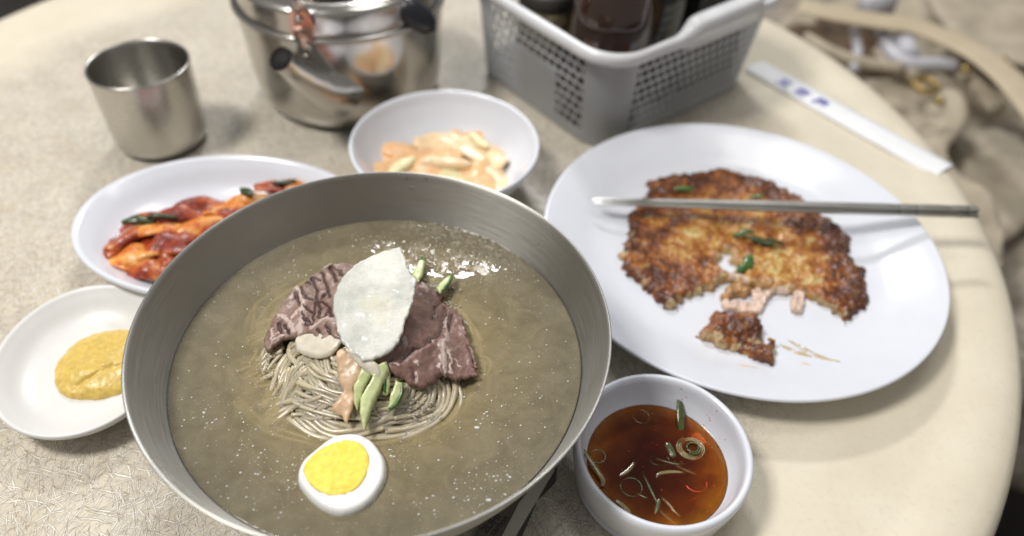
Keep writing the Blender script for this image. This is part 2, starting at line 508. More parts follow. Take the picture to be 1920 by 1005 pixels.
M['mustard_seed'] = plain('mustard_bran_speck', (.62, .47, .16), .4)

def kimchi_material(name, pale):
    m = Mat(name)
    o = m.co()
    n = m.noise(90, 4, .6, o, .4)
    c = m.ramp(n, [(.32, (.10, .010, .004)), (.48, (.24, .026, .007)), (.60, (.46, .10, .014)), (.74, (.66, .33, .10))] if not pale else
               [(.28, (.32, .045, .008)), (.42, (.60, .17, .022)), (.58, (.74, .35, .08)), (.75, (.80, .56, .26))])
    sp = m.ramp(m.noise(900, 2, .5, o), [(.60, 0), (.68, .8)])
    c = m.mix(sp, c, (.30, .02, .006))
    bp = m.bump(m.noise(160, 4, .6, o), .6, .0015)
    return m.done(m.pr(c, .36, 0, bp, Coat_Weight=.12, Coat_Roughness=.1))
M['kimchi_red'] = kimchi_material('red_kimchi_leaf', False)
M['kimchi_pale'] = kimchi_material('orange_kimchi_stem', True)
M['leaf_green'] = plain('dark_green_leaf', (.035, .055, .014), .3, 300, .4, .0006, .3, 200)
M['scallion'] = plain('scallion_green', (.06, .08, .02), .2, 400, .3, .0004, .35, 260, Coat_Weight=.4, Coat_Roughness=.08)
M['scallion_pale'] = plain('scallion_white', (.22, .17, .07), .2, 400, .3, .0004, .25, 260, Coat_Weight=.4, Coat_Roughness=.08)
M['chilli'] = plain('red_chilli_flake', (.48, .04, .012), .3)
M['pork_fried'] = plain('fried_pork_edge', (.40, .21, .075), .35, 240, .6, .0008, .45, 190, Coat_Weight=.3)
M['pork'] = plain('boiled_pork', (.64, .48, .39), .34, 240, .6, .0008, .16, 160, Subsurface_Weight=.25, Subsurface_Radius=(.004, .002, .001), Subsurface_Scale=.5, Coat_Weight=.2)

def pancake_material():
    m = Mat('fried_mung_bean_pancake')
    o = m.co()
    n1 = m.noise(62, 5, .62, o, .5)
    n2 = m.noise(240, 4, .6, o)
    e = m.math('MULTIPLY', m.attr('rim'), 25.0)         # 1 = 40 mm in from the fried outer rim
    k = m.math('ADD', m.math('ADD', n1, m.math('MULTIPLY', m.math('SUBTRACT', n2, .5), .5)), m.math('MULTIPLY', m.math('SUBTRACT', m.math('MINIMUM', e, 1.0), .72), .25))
    c = m.ramp(k, [(.34, (.075, .020, .005)), (.46, (.21, .060, .011)), (.57, (.36, .135, .020)), (.67, (.47, .26, .060)), (.77, (.57, .46, .19))])
    strand = m.rs(o.outputs[0], (0, 0, R(-32)), (52, 150, 60))
    s = m.ramp(m.vor(1.0, strand).outputs['Distance'], [(.20, .8), (.34, 0)])
    c = m.mix(m.math('MULTIPLY', s, m.ramp(m.noise(30, 2, .5, o), [(.5, 0), (.62, 1)])), c, (.60, .48, .23))
    sm = m.ramp(m.vor(330, o).outputs['Distance'], [(.16, .7), (.26, 0)])
    c = m.mix(m.math('MULTIPLY', sm, m.ramp(m.noise(120, 2, .5, o), [(.52, 0), (.6, 1)])), c, (.62, .33, .05))
    cut = m.ramp(m.math('ADD', m.math('MULTIPLY', m.attr('bite'), 100), m.math('MULTIPLY', m.math('SUBTRACT', n1, .5), 1.6)), [(.05, 1), (.32, 0)])
    c = m.mix(m.math('MULTIPLY', cut, m.ramp(n2, [(.38, .95), (.62, .25)])), c, (.56, .43, .22))
    bp = m.bump(m.math('ADD', m.math('MULTIPLY', n2, .8), m.math('MULTIPLY', m.noise(700, 3, .6, o), .4)), .7, .0007)
    return m.done(m.pr(c, .4, 0, bp, Coat_Weight=.15, Coat_Roughness=.2))
M['pancake'] = pancake_material()

def basket_material():
    m = Mat('milky_translucent_plastic')
    pr = m.pr((.56, .565, .56), .28, 0, m.bump(m.noise(200, 2, .5), .05, .0003))
    tr = m.n('BsdfTransparent', Color=(.9, .92, .95))
    tl = m.n('BsdfTranslucent', Color=(.70, .70, .70))
    a = m.n('MixShader', Fac=.35, i1=pr, i2=tl)
    return m.done(m.n('MixShader', Fac=.38, i1=a, i2=tr))
M['basket'] = basket_material()
M['basket_rim'] = plain('milky_plastic_rim', (.66, .67, .69), .25, 0, 0, 0, .04)
M['brown_glass'] = plain('brown_bottle_glass', (.030, .012, .005), .08, 0, 0, 0, .3, 30, Coat_Weight=1.0)
M['green_glass'] = plain('dark_green_bottle_glass', (.010, .014, .005), .1, 0, 0, 0, .3, 30, Coat_Weight=.6)
M['dark_box'] = plain('dark_olive_napkin_box', (.020, .021, .014), .5, 0, 0, 0, .2, 30)
M['seasoning'] = plain('ground_pepper_in_jar', (.24, .20, .12), .4, 200, .6, .002, .7, 150)
M['paper'] = plain('white_paper_sleeve', (.80, .81, .83), .6, 60, .15, .0006, .02)
M['blue_ink'] = plain('blue_ink', (.10, .10, .46), .6)

def fabric(name, c1, c2, sc=60):
    m = Mat(name)
    o = m.co()
    c = m.mix(m.ramp(m.noise(sc, 4, .6, o), [(.35, 0), (.68, 1)]), c1, c2)
    bp = m.bump(m.noise(sc * 6, 3, .6, o), .5, .002)
    return m.done(m.pr(c, .8, 0, bp))
M['canvas'] = fabric('beige_canvas', (.36, .31, .23), (.50, .44, .34), 30)
M['quilt'] = fabric('grey_brown_woven_fabric', (.17, .14, .105), (.40, .355, .29), 30)
M['strap'] = fabric('tan_strap', (.47, .39, .27), (.54, .46, .33), 20)
M['bag_dark'] = fabric('dark_brown_lining', (.035, .020, .010), (.16, .10, .05), 30)
M['cord_white'] = plain('white_plastic_cord', (.52, .52, .56), .35)
M['gold'] = plain('brass_ring', (.42, .30, .12), .4, Metallic=.8)
M['floor'] = fabric('dark_brown_floor', (.03, .024, .02), (.06, .05, .042), 6)
M['crumb'] = plain('fried_crumb', (.42, .19, .04), .5)
def grease_material():
    m = Mat('greasy_smear')
    n = m.noise(260, 4, .7)
    a = m.ramp(n, [(.42, 0), (.6, .55)])
    pr = m.pr((.62, .46, .20), .15)
    return m.done(m.n('MixShader', Fac=a, i1=m.n('BsdfTransparent', Color=(1, 1, 1)), i2=pr))
M['grease'] = grease_material()

# ------------------------------------------------------------------ setting: floor, table
fl = obj('floor', *[np.array([(-4, -3, -.72), (4, -3, -.72), (4, 6, -.72), (-4, 6, -.72)]), [(0, 1, 2, 3)]], M['floor'], smooth=False)
grp(fl, 'dark brown floor below the round table', kind='structure')
TC = (-.093, .443)
tab = empty('table', (TC[0], TC[1], 0), 'round cream laminate table with a plain raised edge carrying all the dishes', 'table')
prof = [(0, 0)] + [(.39 * k / 20, 0) for k in range(1, 21)]
# the moulded edge swells a little and then rolls down
prof += [(.395, .0004), (.402, .0016), (.411, .0026), (.420, .0024), (.4275, .0002), (.4325, -.004), (.4350, -.010), (.4350, -.022), (.431, -.028), (.42, -.030), (0.0, -.030)]
V, F = lathe(prof, (TC[0], TC[1], 0), 160)
obj('tabletop', V, F, M['table'], tab)
V, F = join([lathe([(.001, -.0305), (.035, -.0305), (.035, -.60), (.06, -.66), (.2, -.70), (.21, -.72)], (TC[0], TC[1], 0), 32)])
obj('pedestal', V, F, M['dark_steel'], tab)

# ------------------------------------------------------------------ steel bowl and broth
BC = (-.0614, .2219)
bowl_in = smooth_prof([(.0, .0052), (.035, .0055), (.062, .0105), (.080, .022), (.0905, .036), (.0972, .0505), (.1020, .0630), (.1058, .0740), (.1072, .0785)], 5)
bowl_out = [(.1079, .0797), (.1085, .0800), (.1090, .0797), (.1090, .0789), (.1083, .0782), (.1078, .0756)] + smooth_prof([(.1070, .0730), (.1032, .0620), (.0985, .0495), (.0918, .0345), (.0812, .0205), (.063, .009), (.045, .0045), (.044, .0006), (.040, .0006), (.039, .0035), (.0, .0035)], 4)
V, F = lathe([tuple(p) for p in bowl_in] + bowl_out, (BC[0], BC[1], 0), 192)
bw = empty('steel_bowl', (BC[0], BC[1], 0), 'wide stainless steel bowl of cold noodle soup in the foreground', 'bowl')
obj('bowl_body', V, F, M['bowl_steel'], bw)

ZS = .0530
rb = np.interp(ZS, [p[1] for p in bowl_in], [p[0] for p in bowl_in])
low = [(max(p[0] - .0004, 0), p[1] + .0004) for p in bowl_in if p[1] < ZS - .001]
topc = [(rb - .0004, ZS + .0003), (rb - .0012, ZS + .00005)] + [(rb * k / 14, ZS) for k in range(13, 0, -1)] + [(0.0003, ZS)]
V, F = lathe(low[1:] + topc, (BC[0], BC[1], 0), 160)
F.append(tuple(i * (len(low) - 1 + len(topc)) for i in range(160))[::-1])
F.append(tuple(i * (len(low) - 1 + len(topc)) + len(low) + len(topc) - 2 for i in range(160)))
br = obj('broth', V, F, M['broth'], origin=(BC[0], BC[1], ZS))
grp(br, 'cloudy olive brown icy broth filling the steel bowl', 'broth')

# ------------------------------------------------------------------ noodles
MC = PS(690, 655, lambda x, y: .060)
def dome(x, y, top=.0215, w=.0335):
    r2 = ((x - MC[0]) / w) ** 2 + ((y - MC[1] + .002) / (w * .92)) ** 2
    return ZS + top * np.exp(-r2 ** 1.15)
nood = empty('noodles', (MC[0], MC[1], ZS), 'tangle of pale brown buckwheat noodles rising from the broth under the beef', 'noodles')
G = [  # guides: points in the photograph, sink at start, sink at end, strands
 ([(600,652),(554,658),(519,691),(494,756)],0,1,4), ([(597,660),(567,674),(554,712),(527,758)],0,.6,4), ([(600,668),(563,687),(561,724),(540,754)],0,.4,3),
 ([(492,775),(523,750),(567,745),(600,750)],.8,0,3), ([(494,777),(533,764),(567,750),(606,742)],.9,0,3), ([(600,700),(580,703),(564,712),(559,735)],0,.2,3),
 ([(588,665),(595,690),(603,714),(619,738),(645,752)],0,0,5), ([(610,668),(618,685),(628,712),(645,740)],0,0,4), ([(556,757),(580,768),(621,764),(650,755)],.3,0,4),
 ([(556,760),(590,792),(620,805),(660,806),(715,803),(760,795)],.7,.4,5), ([(570,770),(605,796),(650,803),(700,797),(745,788)],.3,.2,4),
 ([(530,640),(508,650),(481,674),(454,689)],0,1.4,4), ([(525,650),(495,668),(471,683),(448,697)],0,1.5,4), ([(520,655),(492,689),(462,712)],0,1.3,4), ([(512,700),(480,712),(450,722)],.4,1.8,3),
 ([(489,591),(513,565),(546,543),(590,517)],1.0,0,3), ([(476,598),(506,592),(524,578),(560,550)],1.3,0,3), ([(478,613),(502,609),(513,600),(530,580)],1.0,0,3), ([(456,624),(480,620),(503,616),(520,600)],1.6,0,3),
 ([(468,595),(493,597),(520,580)],1.4,0,2), ([(470,640),(490,628),(510,622)],1.5,0,3), ([(487,655),(470,668),(452,678)],.6,1.8,3),
 ([(826,700),(840,725),(828,765),(790,789),(740,800),(690,800)],0,.5,6), ([(850,705),(858,742),(835,775),(790,797),(740,808)],.2,.8,5), ([(812,705),(822,740),(800,768),(760,782),(720,785)],0,.2,5),
 ([(800,700),(800,735),(775,760),(735,772)],0,0,4), ([(836,565),(866,585),(888,612),(897,636),(882,644)],.6,1.0,3), ([(850,590),(872,604),(880,625)],.3,.8,3), ([(885,662),(912,668),(914,692),(895,697)],1.2,1.5,2),
 ([(780,700),(770,735),(745,765),(715,785)],0,0,4), ([(680,700),(672,740),(690,775),(722,792)],0,.3,4), ([(640,700),(655,745),(650,780)],0,.2,4),
 ([(545,755),(580,785),(620,800)],.9,.9,3), ([(760,806),(780,815),(778,826)],1.3,2.0,2), ([(866,598),(893,640),(905,680)],1.0,1.6,3), ([(700,771),(721,791),(730,796)],0,.5,2),
 ([(575,700),(600,720),(640,738),(690,745),(740,745)],0,0,5), ([(560,730),(590,748),(640,770),(700,775),(760,765),(800,740)],0,0,5), ([(620,690),(660,700),(720,720),(790,720)],0,0,4),
 ([(545,690),(530,720),(510,745)],.1,.9,4), ([(575,690),(545,720),(520,735),(505,760)],.1,.9,3),
 ([(440,730),(500,790),(570,815),(640,825)],2.2,2.0,2), ([(800,800),(860,760),(895,700)],1.8,1.8,3), ([(460,610),(480,560),(540,520)],2.2,1.6,2)]
nnood = 0
for gi, (pts, s0, s1, cnt) in enumerate(G):
    base = [PS(x, y, lambda a, b: float(dome(a, b))) for x, y in pts]
    base = np.array(smooth_prof(base, 7))
    t = np.linspace(0, 1, len(base))
    T = np.gradient(base, axis=0)[:, :2]; T /= np.linalg.norm(T, axis=1)[:, None]
    N_ = np.c_[T[:, 1], -T[:, 0]]
    for k in range(cnt):
        off = (k - (cnt - 1) / 2) * .0021 + random.uniform(-.0004, .0004)
        q = base.copy()
        ph, fr = random.uniform(0, 6), random.uniform(1, 3)
        q[:, :2] += N_ * (off * (1 - .35 * np.sin(t * 3.14)) + .0011 * np.sin(t * fr * 3 + ph))[:, None]
        rad_ = np.hypot(q[:, 0] - MC[0], q[:, 1] - MC[1] + .001)
        sink = (s0 * (1 - t) ** 2 + s1 * t ** 2) * .0024 + np.clip((rad_ - .031) / .012, 0, 1) * .0030
        q[:, 2] = dome(q[:, 0], q[:, 1]) + .0003 - sink + random.uniform(-.0004, .0011) + .0006 * np.sin(t * 5 + ph)
        if random.random() < .25: q = q[:int(len(q) * random.uniform(.7, .95))]
        V, F = tube(q, .00132 * random.uniform(.75, 1.15) * (1 + .10 * np.sin(t[:len(q)] * random.uniform(8, 20) + ph)), 8, .8)
        obj('noodle', V, F, M['noodle'], nood); nnood += 1
# strands wound through the body of the tangle
for k in range(90):
    a0, r0 = random.uniform(0, 6.28), random.uniform(.004, .033)
    ln = random.uniform(1.2, 3.2); e = random.uniform(.55, .95); rot = random.uniform(0, 3.1)
    cx, cy = MC[0] + random.uniform(-.008, .008), MC[1] + random.uniform(-.008, .006)
    q = []
    for i in range(26):
        a = a0 + ln * i / 25; rr = r0 * (1 + .12 * math.sin(3 * a + rot))
        x, y = rr * math.cos(a), rr * e * math.sin(a)
        q.append((cx + x * math.cos(rot) - y * math.sin(rot), cy + x * math.sin(rot) + y * math.cos(rot), 0))
    q = np.array(q); q[:, 2] = dome(q[:, 0], q[:, 1]) - .0012 + random.uniform(-.0015, .0008)
    V, F = tube(q, .00132 * random.uniform(.8, 1.15), 7, .85)
    obj('noodle', V, F, M['noodle'], nood)
V, F, at = slab([[(MC[0] + .034 * math.cos(a), MC[1] - .001 + .030 * math.sin(a)) for a in np.linspace(0, 6.28, 20)[:-1]]], .002, lambda x, y, d: dome(x, y) - .0022 + fbm(x, y, 300, 2) * .001, ZS - .012, .004)
obj('noodle_core', V, F, M['noodle'], nood)

# ------------------------------------------------------------------ toppings
def topping(name, pts, zf, th, mat, label, cat, h=.0009, er=.0008, relief=None, parent=None, rough=0, extra=None, p0=.3, group=None, seed=0, sharp=False):
    loop = pxloop(pts, zf)
    def top(x, y, d):
        z = zf(x, y) + th
        return z + relief(x, y, d) if relief else z
    V, F, at = slab([loop], h, top, lambda x, y: zf(x, y), er, p0, rough, seed, not sharp)
    A = {'edge': at}
    if extra: A.update(extra(V, at))
    o = obj(name, V, F, mat, parent, attrs=A)
    if parent is None: grp(o, label, cat, group)
    return o

def warp(V, a=.0009, s=420, seed=31):
    W_ = np.array(V, float)
    W_[:, 0] += fbm(V[:, 0], V[:, 1], s, 3, seed) * a * 2; W_[:, 1] += fbm(V[:, 0], V[:, 1], s, 3, seed + 9) * a * 2
    return W_

def polyfield(V, lines, w):
    """closeness (0..1) of each vertex to a set of polylines given in world xy"""
    out = np.zeros(len(V))
    for ln, ww in lines:
        a = np.array(ln)
        best = np.full(len(V), 1e9)
        for p, q in zip(a[:-1], a[1:]):
            d = q - p; t = np.clip(((V[:, :2] - p) @ d) / (d @ d), 0, 1)
            best = np.minimum(best, np.hypot(*((p + t[:, None] * d) - V[:, :2]).T))
        out = np.maximum(out, np.clip(1 - best / (w * ww), 0, 1))
    return out

# cut faces and heights
zb1 = lambda x, y: dome(x, y, .0235, .036) + .0008
def C1(x, y): return (480 + x / 4.567, 460 + y / 4.567)
crk = [[(380,360),(430,480),(520,490),(600,520)],[(480,300),(530,400),(520,490),(500,600),(490,700)],[(560,230),(600,330),(640,460)],[(640,210),(700,330)],[(650,210),(720,240),(745,280)],
       [(420,540),(500,600)],[(520,490),(560,560),(540,640)],[(400,600),(440,700),(490,710)],[(500,300),(560,320)],[(600,520),(640,560),(650,640)],[(480,350),(420,330)],[(600,440),(560,480)],
       [(250,700),(300,780)],[(200,690),(230,780)],[(600,700),(640,780)],[(530,740),(560,800)],[(330,420),(370,480),(380,540)],[(640,560),(600,620),(560,640)],[(430,640),(470,690)]]
fatl = [([(330,390),(385,400),(400,480),(410,560),(400,640),(380,720),(375,790)],1.2),([(410,570),(350,600),(310,660)],.6),([(200,630),(250,660),(300,700),(330,770)],.9),([(150,740),(140,830)],.9),([(300,480),(330,430)],.9),([(470,740),(540,690),(600,650),(680,665)],1.1),([(180,780),(250,770)],.6),([(150,850),(230,800)],.7),([(600,215),(640,190)],.6)]
crkw = [([PS(*C1(*p), lambda a, b: float(zb1(a, b)))[:2] for p in l], 1) for l in crk]
fatw = [([PS(*C1(*p), lambda a, b: float(zb1(a, b)))[:2] for p in l], w) for l, w in fatl]
L1 = [(500,659),(496,648),(504,622),(513,602),(524,583),(537,563),(552,548),(563,538),(578,526),(594,515),(611,505),(629,498),(646,497),(662,501),(700,520),(705,580),(690,640),(664,652),(651,650),(633,640),(620,635),(607,641),(594,636),(578,629),(567,634),(552,635),(537,638),(524,645),(513,652),(507,660)]
def ex1(V, at):
    return {'crack': polyfield(warp(V, .0005), crkw, .0012), 'fat': polyfield(warp(V), fatw, .0026)}
def rel1(x, y, d):
    V = np.c_[x, y, x]
    return -.0018 * polyfield(warp(V, .0005), crkw, .0012) ** .7 + .0008 * polyfield(warp(V), fatw, .003) + fbm(x, y, 260, 3, 4) * .0012
topping('beef_slice', L1, zb1, .0024, M['beef_fat'], 'marbled beef slice with dark cracks and white fat, left of the pear slice', 'beef', .0005, .0007, rel1, rough=.0005, p0=.55, extra=ex1)

zb2 = lambda x, y: dome(x, y, .0235, .037) + .0010
L2 = [(740,520),(783,530),(799,537),(816,547),(826,559),(836,574),(852,580),(866,599),(873,623),(883,647),(890,666),(895,690),(886,691),(896,707),(883,707),(871,715),(852,713),(835,707),(821,711),(812,718),(791,730),(766,722),(750,712),(734,701),(717,687),(699,677),(690,640),(720,560)]
def C2(x, y): return (680 + x / 4.1875, 480 + y / 4.1875)
g2 = lambda l: [PS(*C2(*p), lambda a, b: float(zb2(a, b)))[:2] for p in l]
fat2 = [(g2([(650,500),(660,640),(640,720),(640,830),(650,950)]), .9), (g2([(600,700),(615,800),(610,930)]), .8), (g2([(680,760),(700,850),(690,950)]), .7), (g2([(520,650),(560,690),(640,680)]), .4), (g2([(730,840),(770,870)]), .35), (g2([(420,860),(450,880)]), .3), (g2([(200,850),(300,890)]), .4)]
crk2 = [(g2(l), 1) for l in ([(610,370),(560,440),(550,520)],[(650,420),(630,560),(600,640),(540,680)],[(540,690),(440,740),(330,800),(200,850)],[(520,700),(400,770),(300,850)],[(400,920),(410,1000)],[(700,480),(680,600)],[(830,720),(860,800),(880,860)])]
def rel2(x, y, d):
    V = np.c_[x, y, x]
    step = 1 / (1 + np.exp(-((x - crk2[1][0][1][0]) * .9 + (y - crk2[1][0][1][1]) * .3) / .0012))
    return -.0013 * polyfield(V, crk2, .0016) + .0006 * polyfield(V, fat2, .002) + fbm(x, y, 200, 3, 8) * .0012 - .0010 * step
topping('beef_slice', L2, zb2, .0024, M['beef_lean'], 'lean purplish brown beef slice with one white fat band, right of the pear slice', 'beef', .0005, .0006, rel2, p0=.55, rough=.0009, extra=lambda V, at: {'crack': polyfield(warp(V, .0006), crk2, .0009) * .75, 'fat': polyfield(warp(V, .0012), fat2, .0024)}, seed=3)

pearc = P(703, 575, .083)
zp = lambda x, y: .0822 + (y - pearc[1]) * .16 + (x - pearc[0]) * .05 - ((x - pearc[0]) ** 2 + (y - pearc[1]) ** 2) * 1.5
L3 = [(750,467),(758,480),(765,506),(782,528),(779,555),(766,591),(762,604),(750,640),(737,657),(720,668),(701,677),(681,679),(660,665),(648,652),(632,624),(626,583),(628,555),(640,526),(664,502),(693,485),(725,473)]
topping('pear_slice', L3, zp, .0017, M['pear'], 'white translucent pear slice lying on top of the two beef slices', 'pear slice', .0006, .0011, lambda x, y, d: fbm(x, y, 200, 3, 2) * .0007, rough=.0005, p0=.7, sharp=True)

zr = lambda x, y: dome(x, y, .0225, .036) + .0012
topping('radish_slice', [(554,640),(556,657),(575,669),(603,672),(623,665),(636,652),(640,638),(600,628),(565,630)], zr, .0020, M['radish_pale'], 'pale rounded radish slice tucked below the marbled beef', 'radish slice', .0008, .0014, lambda x, y, d: fbm(x, y, 160, 3) * .0012, p0=.3, rough=.0003)
zr2 = lambda x, y: dome(x, y, .0225, .036) + .0026
topping('radish_slice', [(640,655),(632,660),(632,681),(636,713),(644,730),(638,750),(622,769),(640,781),(650,794),(656,779),(663,762),(662,730),(673,705),(679,689),(662,665)], zr2, .0014, M['radish_orange'], 'orange tinted pickled radish strip hanging down towards the egg', 'radish slice', .0009, .0012, lambda x, y, d: fbm(x, y, 220, 3, 5) * .0014, rough=.0005, p0=.6, sharp=True)
zr3 = lambda x, y: dome(x, y, .0235, .036) + .0042
topping('radish_slice', [(648,655),(668,681),(693,701),(714,716),(716,698),(708,683),(690,672),(668,660)], zr3, .0016, M['radish_pale'], 'yellowish folded radish slice just under the tip of the pear slice', 'radish slice', .0009, .0012, lambda x, y, d: fbm(x, y, 160, 2, 9) * .001)
def cucumber(pts, zf, th, label, skin=None, grp_='cucumber sticks in the noodle bowl', allskin=False):
    loop = pxloop(pts, zf)
    V, F, at = slab([loop], .0008, lambda x, y, d: zf(x, y) + th + fbm(x, y, 300, 2) * .0003, lambda x, y: zf(x, y), .0006, .55, .0002, 0, False)
    c = V.mean(0)
    root = empty('cucumber_stick', (c[0], c[1], V[:, 2].min()), label, 'cucumber', grp_)
    obj('flesh', V, F, M['cuc_flesh'], root, attrs={'edge': at})
    if skin:
        q = np.array(smooth_prof([PS(x, y, zf) + np.array((0, 0, th * .75)) for x, y in skin], 5))
        V, F = tube(q, np.full(len(q), .0009) * np.sin(np.linspace(.35, 2.8, len(q))) ** .5, 8, 1.2)
        obj('skin', V, F, M['cuc_skin'], root)
zc = lambda x, y: dome(x, y, .0225, .036) + .0030
zc2 = lambda x, y: dome(x, y, .0225, .036) + .0018
cucumber([(680,690),(703,700),(685,730),(675,758),(670,772),(663,757),(664,728)], zc2, .0030, 'pale cucumber stick beside the orange radish strip')
cucumber([(725,682),(731,700),(713,738),(697,771),(688,800),(683,812),(676,779),(677,752),(693,722),(708,690)], zc, .0034, 'longest pale green cucumber stick, its tip pointing at the egg')
cucumber([(742,716),(757,722),(754,746),(742,766),(727,774),(733,746)], zc2, .0030, 'short dark skinned cucumber stick below the lean beef', [(755,724),(753,746),(742,765),(729,773)])
cucumber([(719,712),(732,700),(733,724),(727,742),(718,742)], zc2, .0022, 'small cucumber stick half hidden between two others', [(722,704),(722,722),(722,741)])
zc4 = lambda x, y: dome(x, y, .0235, .038) + .0035
cucumber([(787,491),(798,493),(792,521),(785,532),(772,520)], zc4, .0028, 'square ended cucumber stick poking out behind the pear slice', [(786,491),(793,491),(799,494)])
cucumber([(849,517),(842,535),(825,553),(817,543),(831,528)], zc4, .0022, 'thin pointed cucumber stick poking out behind the lean beef', [(848,517),(843,533),(830,549)])

# floating egg half
ze = lambda x, y: ZS - .010 + 0 * x
EC = P(640, 888, ZS + .004)
etop = lambda x, y: ZS + .0042 + (y - EC[1]) * .06
LE = [(554,896),(556,878),(567,858),(590,838),(612,821),(634,811),(657,808),(679,811),(697,820),(713,838),(724,858),(727,880),(722,905),(706,932),(684,953),(657,965),(634,967),(612,961),(590,948),(572,930),(559,912)]
LY = [(569,881),(576,865),(594,847),(616,834),(643,825),(666,827),(684,840),(693,863),(688,887),(677,908),(657,923),(630,930),(605,926),(585,912),(572,896)]
egg = empty('egg_half', (EC[0], EC[1], ZS - .010), 'half boiled egg with bright yellow yolk floating at the near side of the bowl', 'egg')
wl = pxloop(LE, lambda a, b: float(etop(a, b)) - .0012)
V, F, at = slab([wl], .0009, lambda x, y, d: etop(x, y) - .0006 * np.exp(-d / .001), ze, .0030, .45)
obj('egg_white', V, F, M['egg_white'], egg, attrs={'edge': at})
V, F, at = slab([pxloop(LY, lambda a, b: float(etop(a, b)))], .0007, lambda x, y, d: etop(x, y) + .0003 + fbm(x, y, 420, 3, 3) * .0005 + .0002 * np.clip(d / .004, 0, 1), lambda x, y: etop(x, y) - .003, .0008, .9)
obj('yolk', V, F, M['yolk'], egg, attrs={'edge': at})

# ice flecks floating on the broth
parts = []
ico = [(0,0,1),(.894,0,.447),(.276,.851,.447),(-.724,.526,.447),(-.724,-.526,.447),(.276,-.851,.447),(.724,.526,-.447),(-.276,.851,-.447),(-.894,0,-.447),(-.276,-.851,-.447),(.724,-.526,-.447),(0,0,-1)]
icf = [(0,1,2),(0,2,3),(0,3,4),(0,4,5),(0,5,1),(1,6,2),(2,7,3),(3,8,4),(4,9,5),(5,10,1),(2,6,7),(3,7,8),(4,8,9),(5,9,10),(1,10,6),(6,11,7),(7,11,8),(8,11,9),(9,11,10),(10,11,6)]
ico = np.array(ico)
n = 0
wegg = [np.array(p) for p in wl]
cand = RNG.uniform(-1, 1, (16000, 2)) * (rb - .002)
cand = cand[np.hypot(*cand.T) < rb - .003] + np.array(BC)
cand = cand[~inside(cand, wegg)]
dens = .22 + .62 * np.clip((fbm(cand[:, 0], cand[:, 1], 60, 3, 11) + .12) * 2.4, 0, 1)
near = np.clip((.215 - cand[:, 1]) / .05, 0, 1) * .5 + .25
near += np.exp(-(((cand[:, 0] + .05) / .03) ** 2 + ((cand[:, 1] - .290) / .012) ** 2)) * .7
rm = np.hypot(cand[:, 0] - MC[0], cand[:, 1] - MC[1]) > .022
cand = cand[(RNG.random(len(cand)) < dens * near) & rm]
for x, y in cand[:3200]:
    s = .00013 + .00044 * RNG.random() ** 5
    z = max(ZS, 0)
    parts.append((ico * np.array((s * RNG.uniform(.8, 1.6), s, s * .7)) + np.array((x, y, z + s * .15)), icf))
V, F = join(parts)
o = obj('ice_flecks', V, F, M['ice']); grp(o, 'tiny white ice flecks scattered over the broth', 'ice', kind='stuff')
parts = []
for cx0, cy0, sxx, syy, cnt_, sz in ((818, 541, 16, 9, 90, .0007), (838, 575, 12, 14, 50, .0006), (612, 742, 26, 12, 150, .0006), (660, 770, 22, 9, 60, .0005), (782, 765, 18, 10, 80, .0006), (505, 700, 16, 22, 50, .0005), (575, 662, 14, 10, 30, .0005)):
    for _ in range(cnt_):
        p = PS(cx0 + RNG.normal() * sxx, cy0 + RNG.normal() * syy, lambda a, b: float(dome(a, b)) + .0006)
        k = sz * RNG.uniform(.4, 1.2)
        parts.append((ico * np.array((k * 1.5, k, k * .6)) + p + np.array((0, 0, RNG.uniform(-.0006, .0008))), icf))
V, F = join(parts)
grp(obj('ice_slush', V, F, M['slush']), 'translucent grey slush clinging to the noodles and beef edges', 'ice', kind='stuff')
for (px, py, s, lab) in ((917, 938, .0011, 'largest white ice chip near the right side of the bowl'), (895, 802, .0012, 'thin pale ice sliver right of the noodles')):
    c = P(px, py, ZS)
    V = ico * np.array((s * 1.5, s * .8, s * .4)) + c
    grp(obj('ice_chip', V, icf, M['ice']), lab, 'ice')

# stray water drops and specks on the bare steel wall of the bowl
def on_wall(px, py):
    best = None
    for z in np.linspace(.054, .079, 120):
        p = P(px, py, z); d_ = abs(np.hypot(p[0] - BC[0], p[1] - BC[1]) - np.interp(z, [q[1] for q in bowl_in], [q[0] for q in bowl_in]))
        if best is None or d_ < best[0]: best = (d_, p)
    return best[1]
M['water'] = plain('water_drop', (.6, .6, .58), .03, 0, 0, 0, 0, Transmission_Weight=.85, IOR=1.33)
for px, py, s, lab in ((797, 334, .0011, 'water drop near the far rim of the steel bowl, rightmost of three'), (763, 333, .0008, 'small water drop near the far rim of the steel bowl, leftmost of three'), (772, 351, .0009, 'water drop on the far wall of the steel bowl, lowest of three'), (1009, 458, .0006, 'tiny water drop on the right wall of the steel bowl')):
    c = on_wall(px, py)
    V, F = lathe([(0.00001, -1), (.6, -.8), (1, 0), (.6, .6), (0.00001, .8)], (0, 0, 0), 12)
    grp(obj('water_drop', V * s * np.array((1, 1, 1)) + c, F, M['water']), lab, 'water drop')

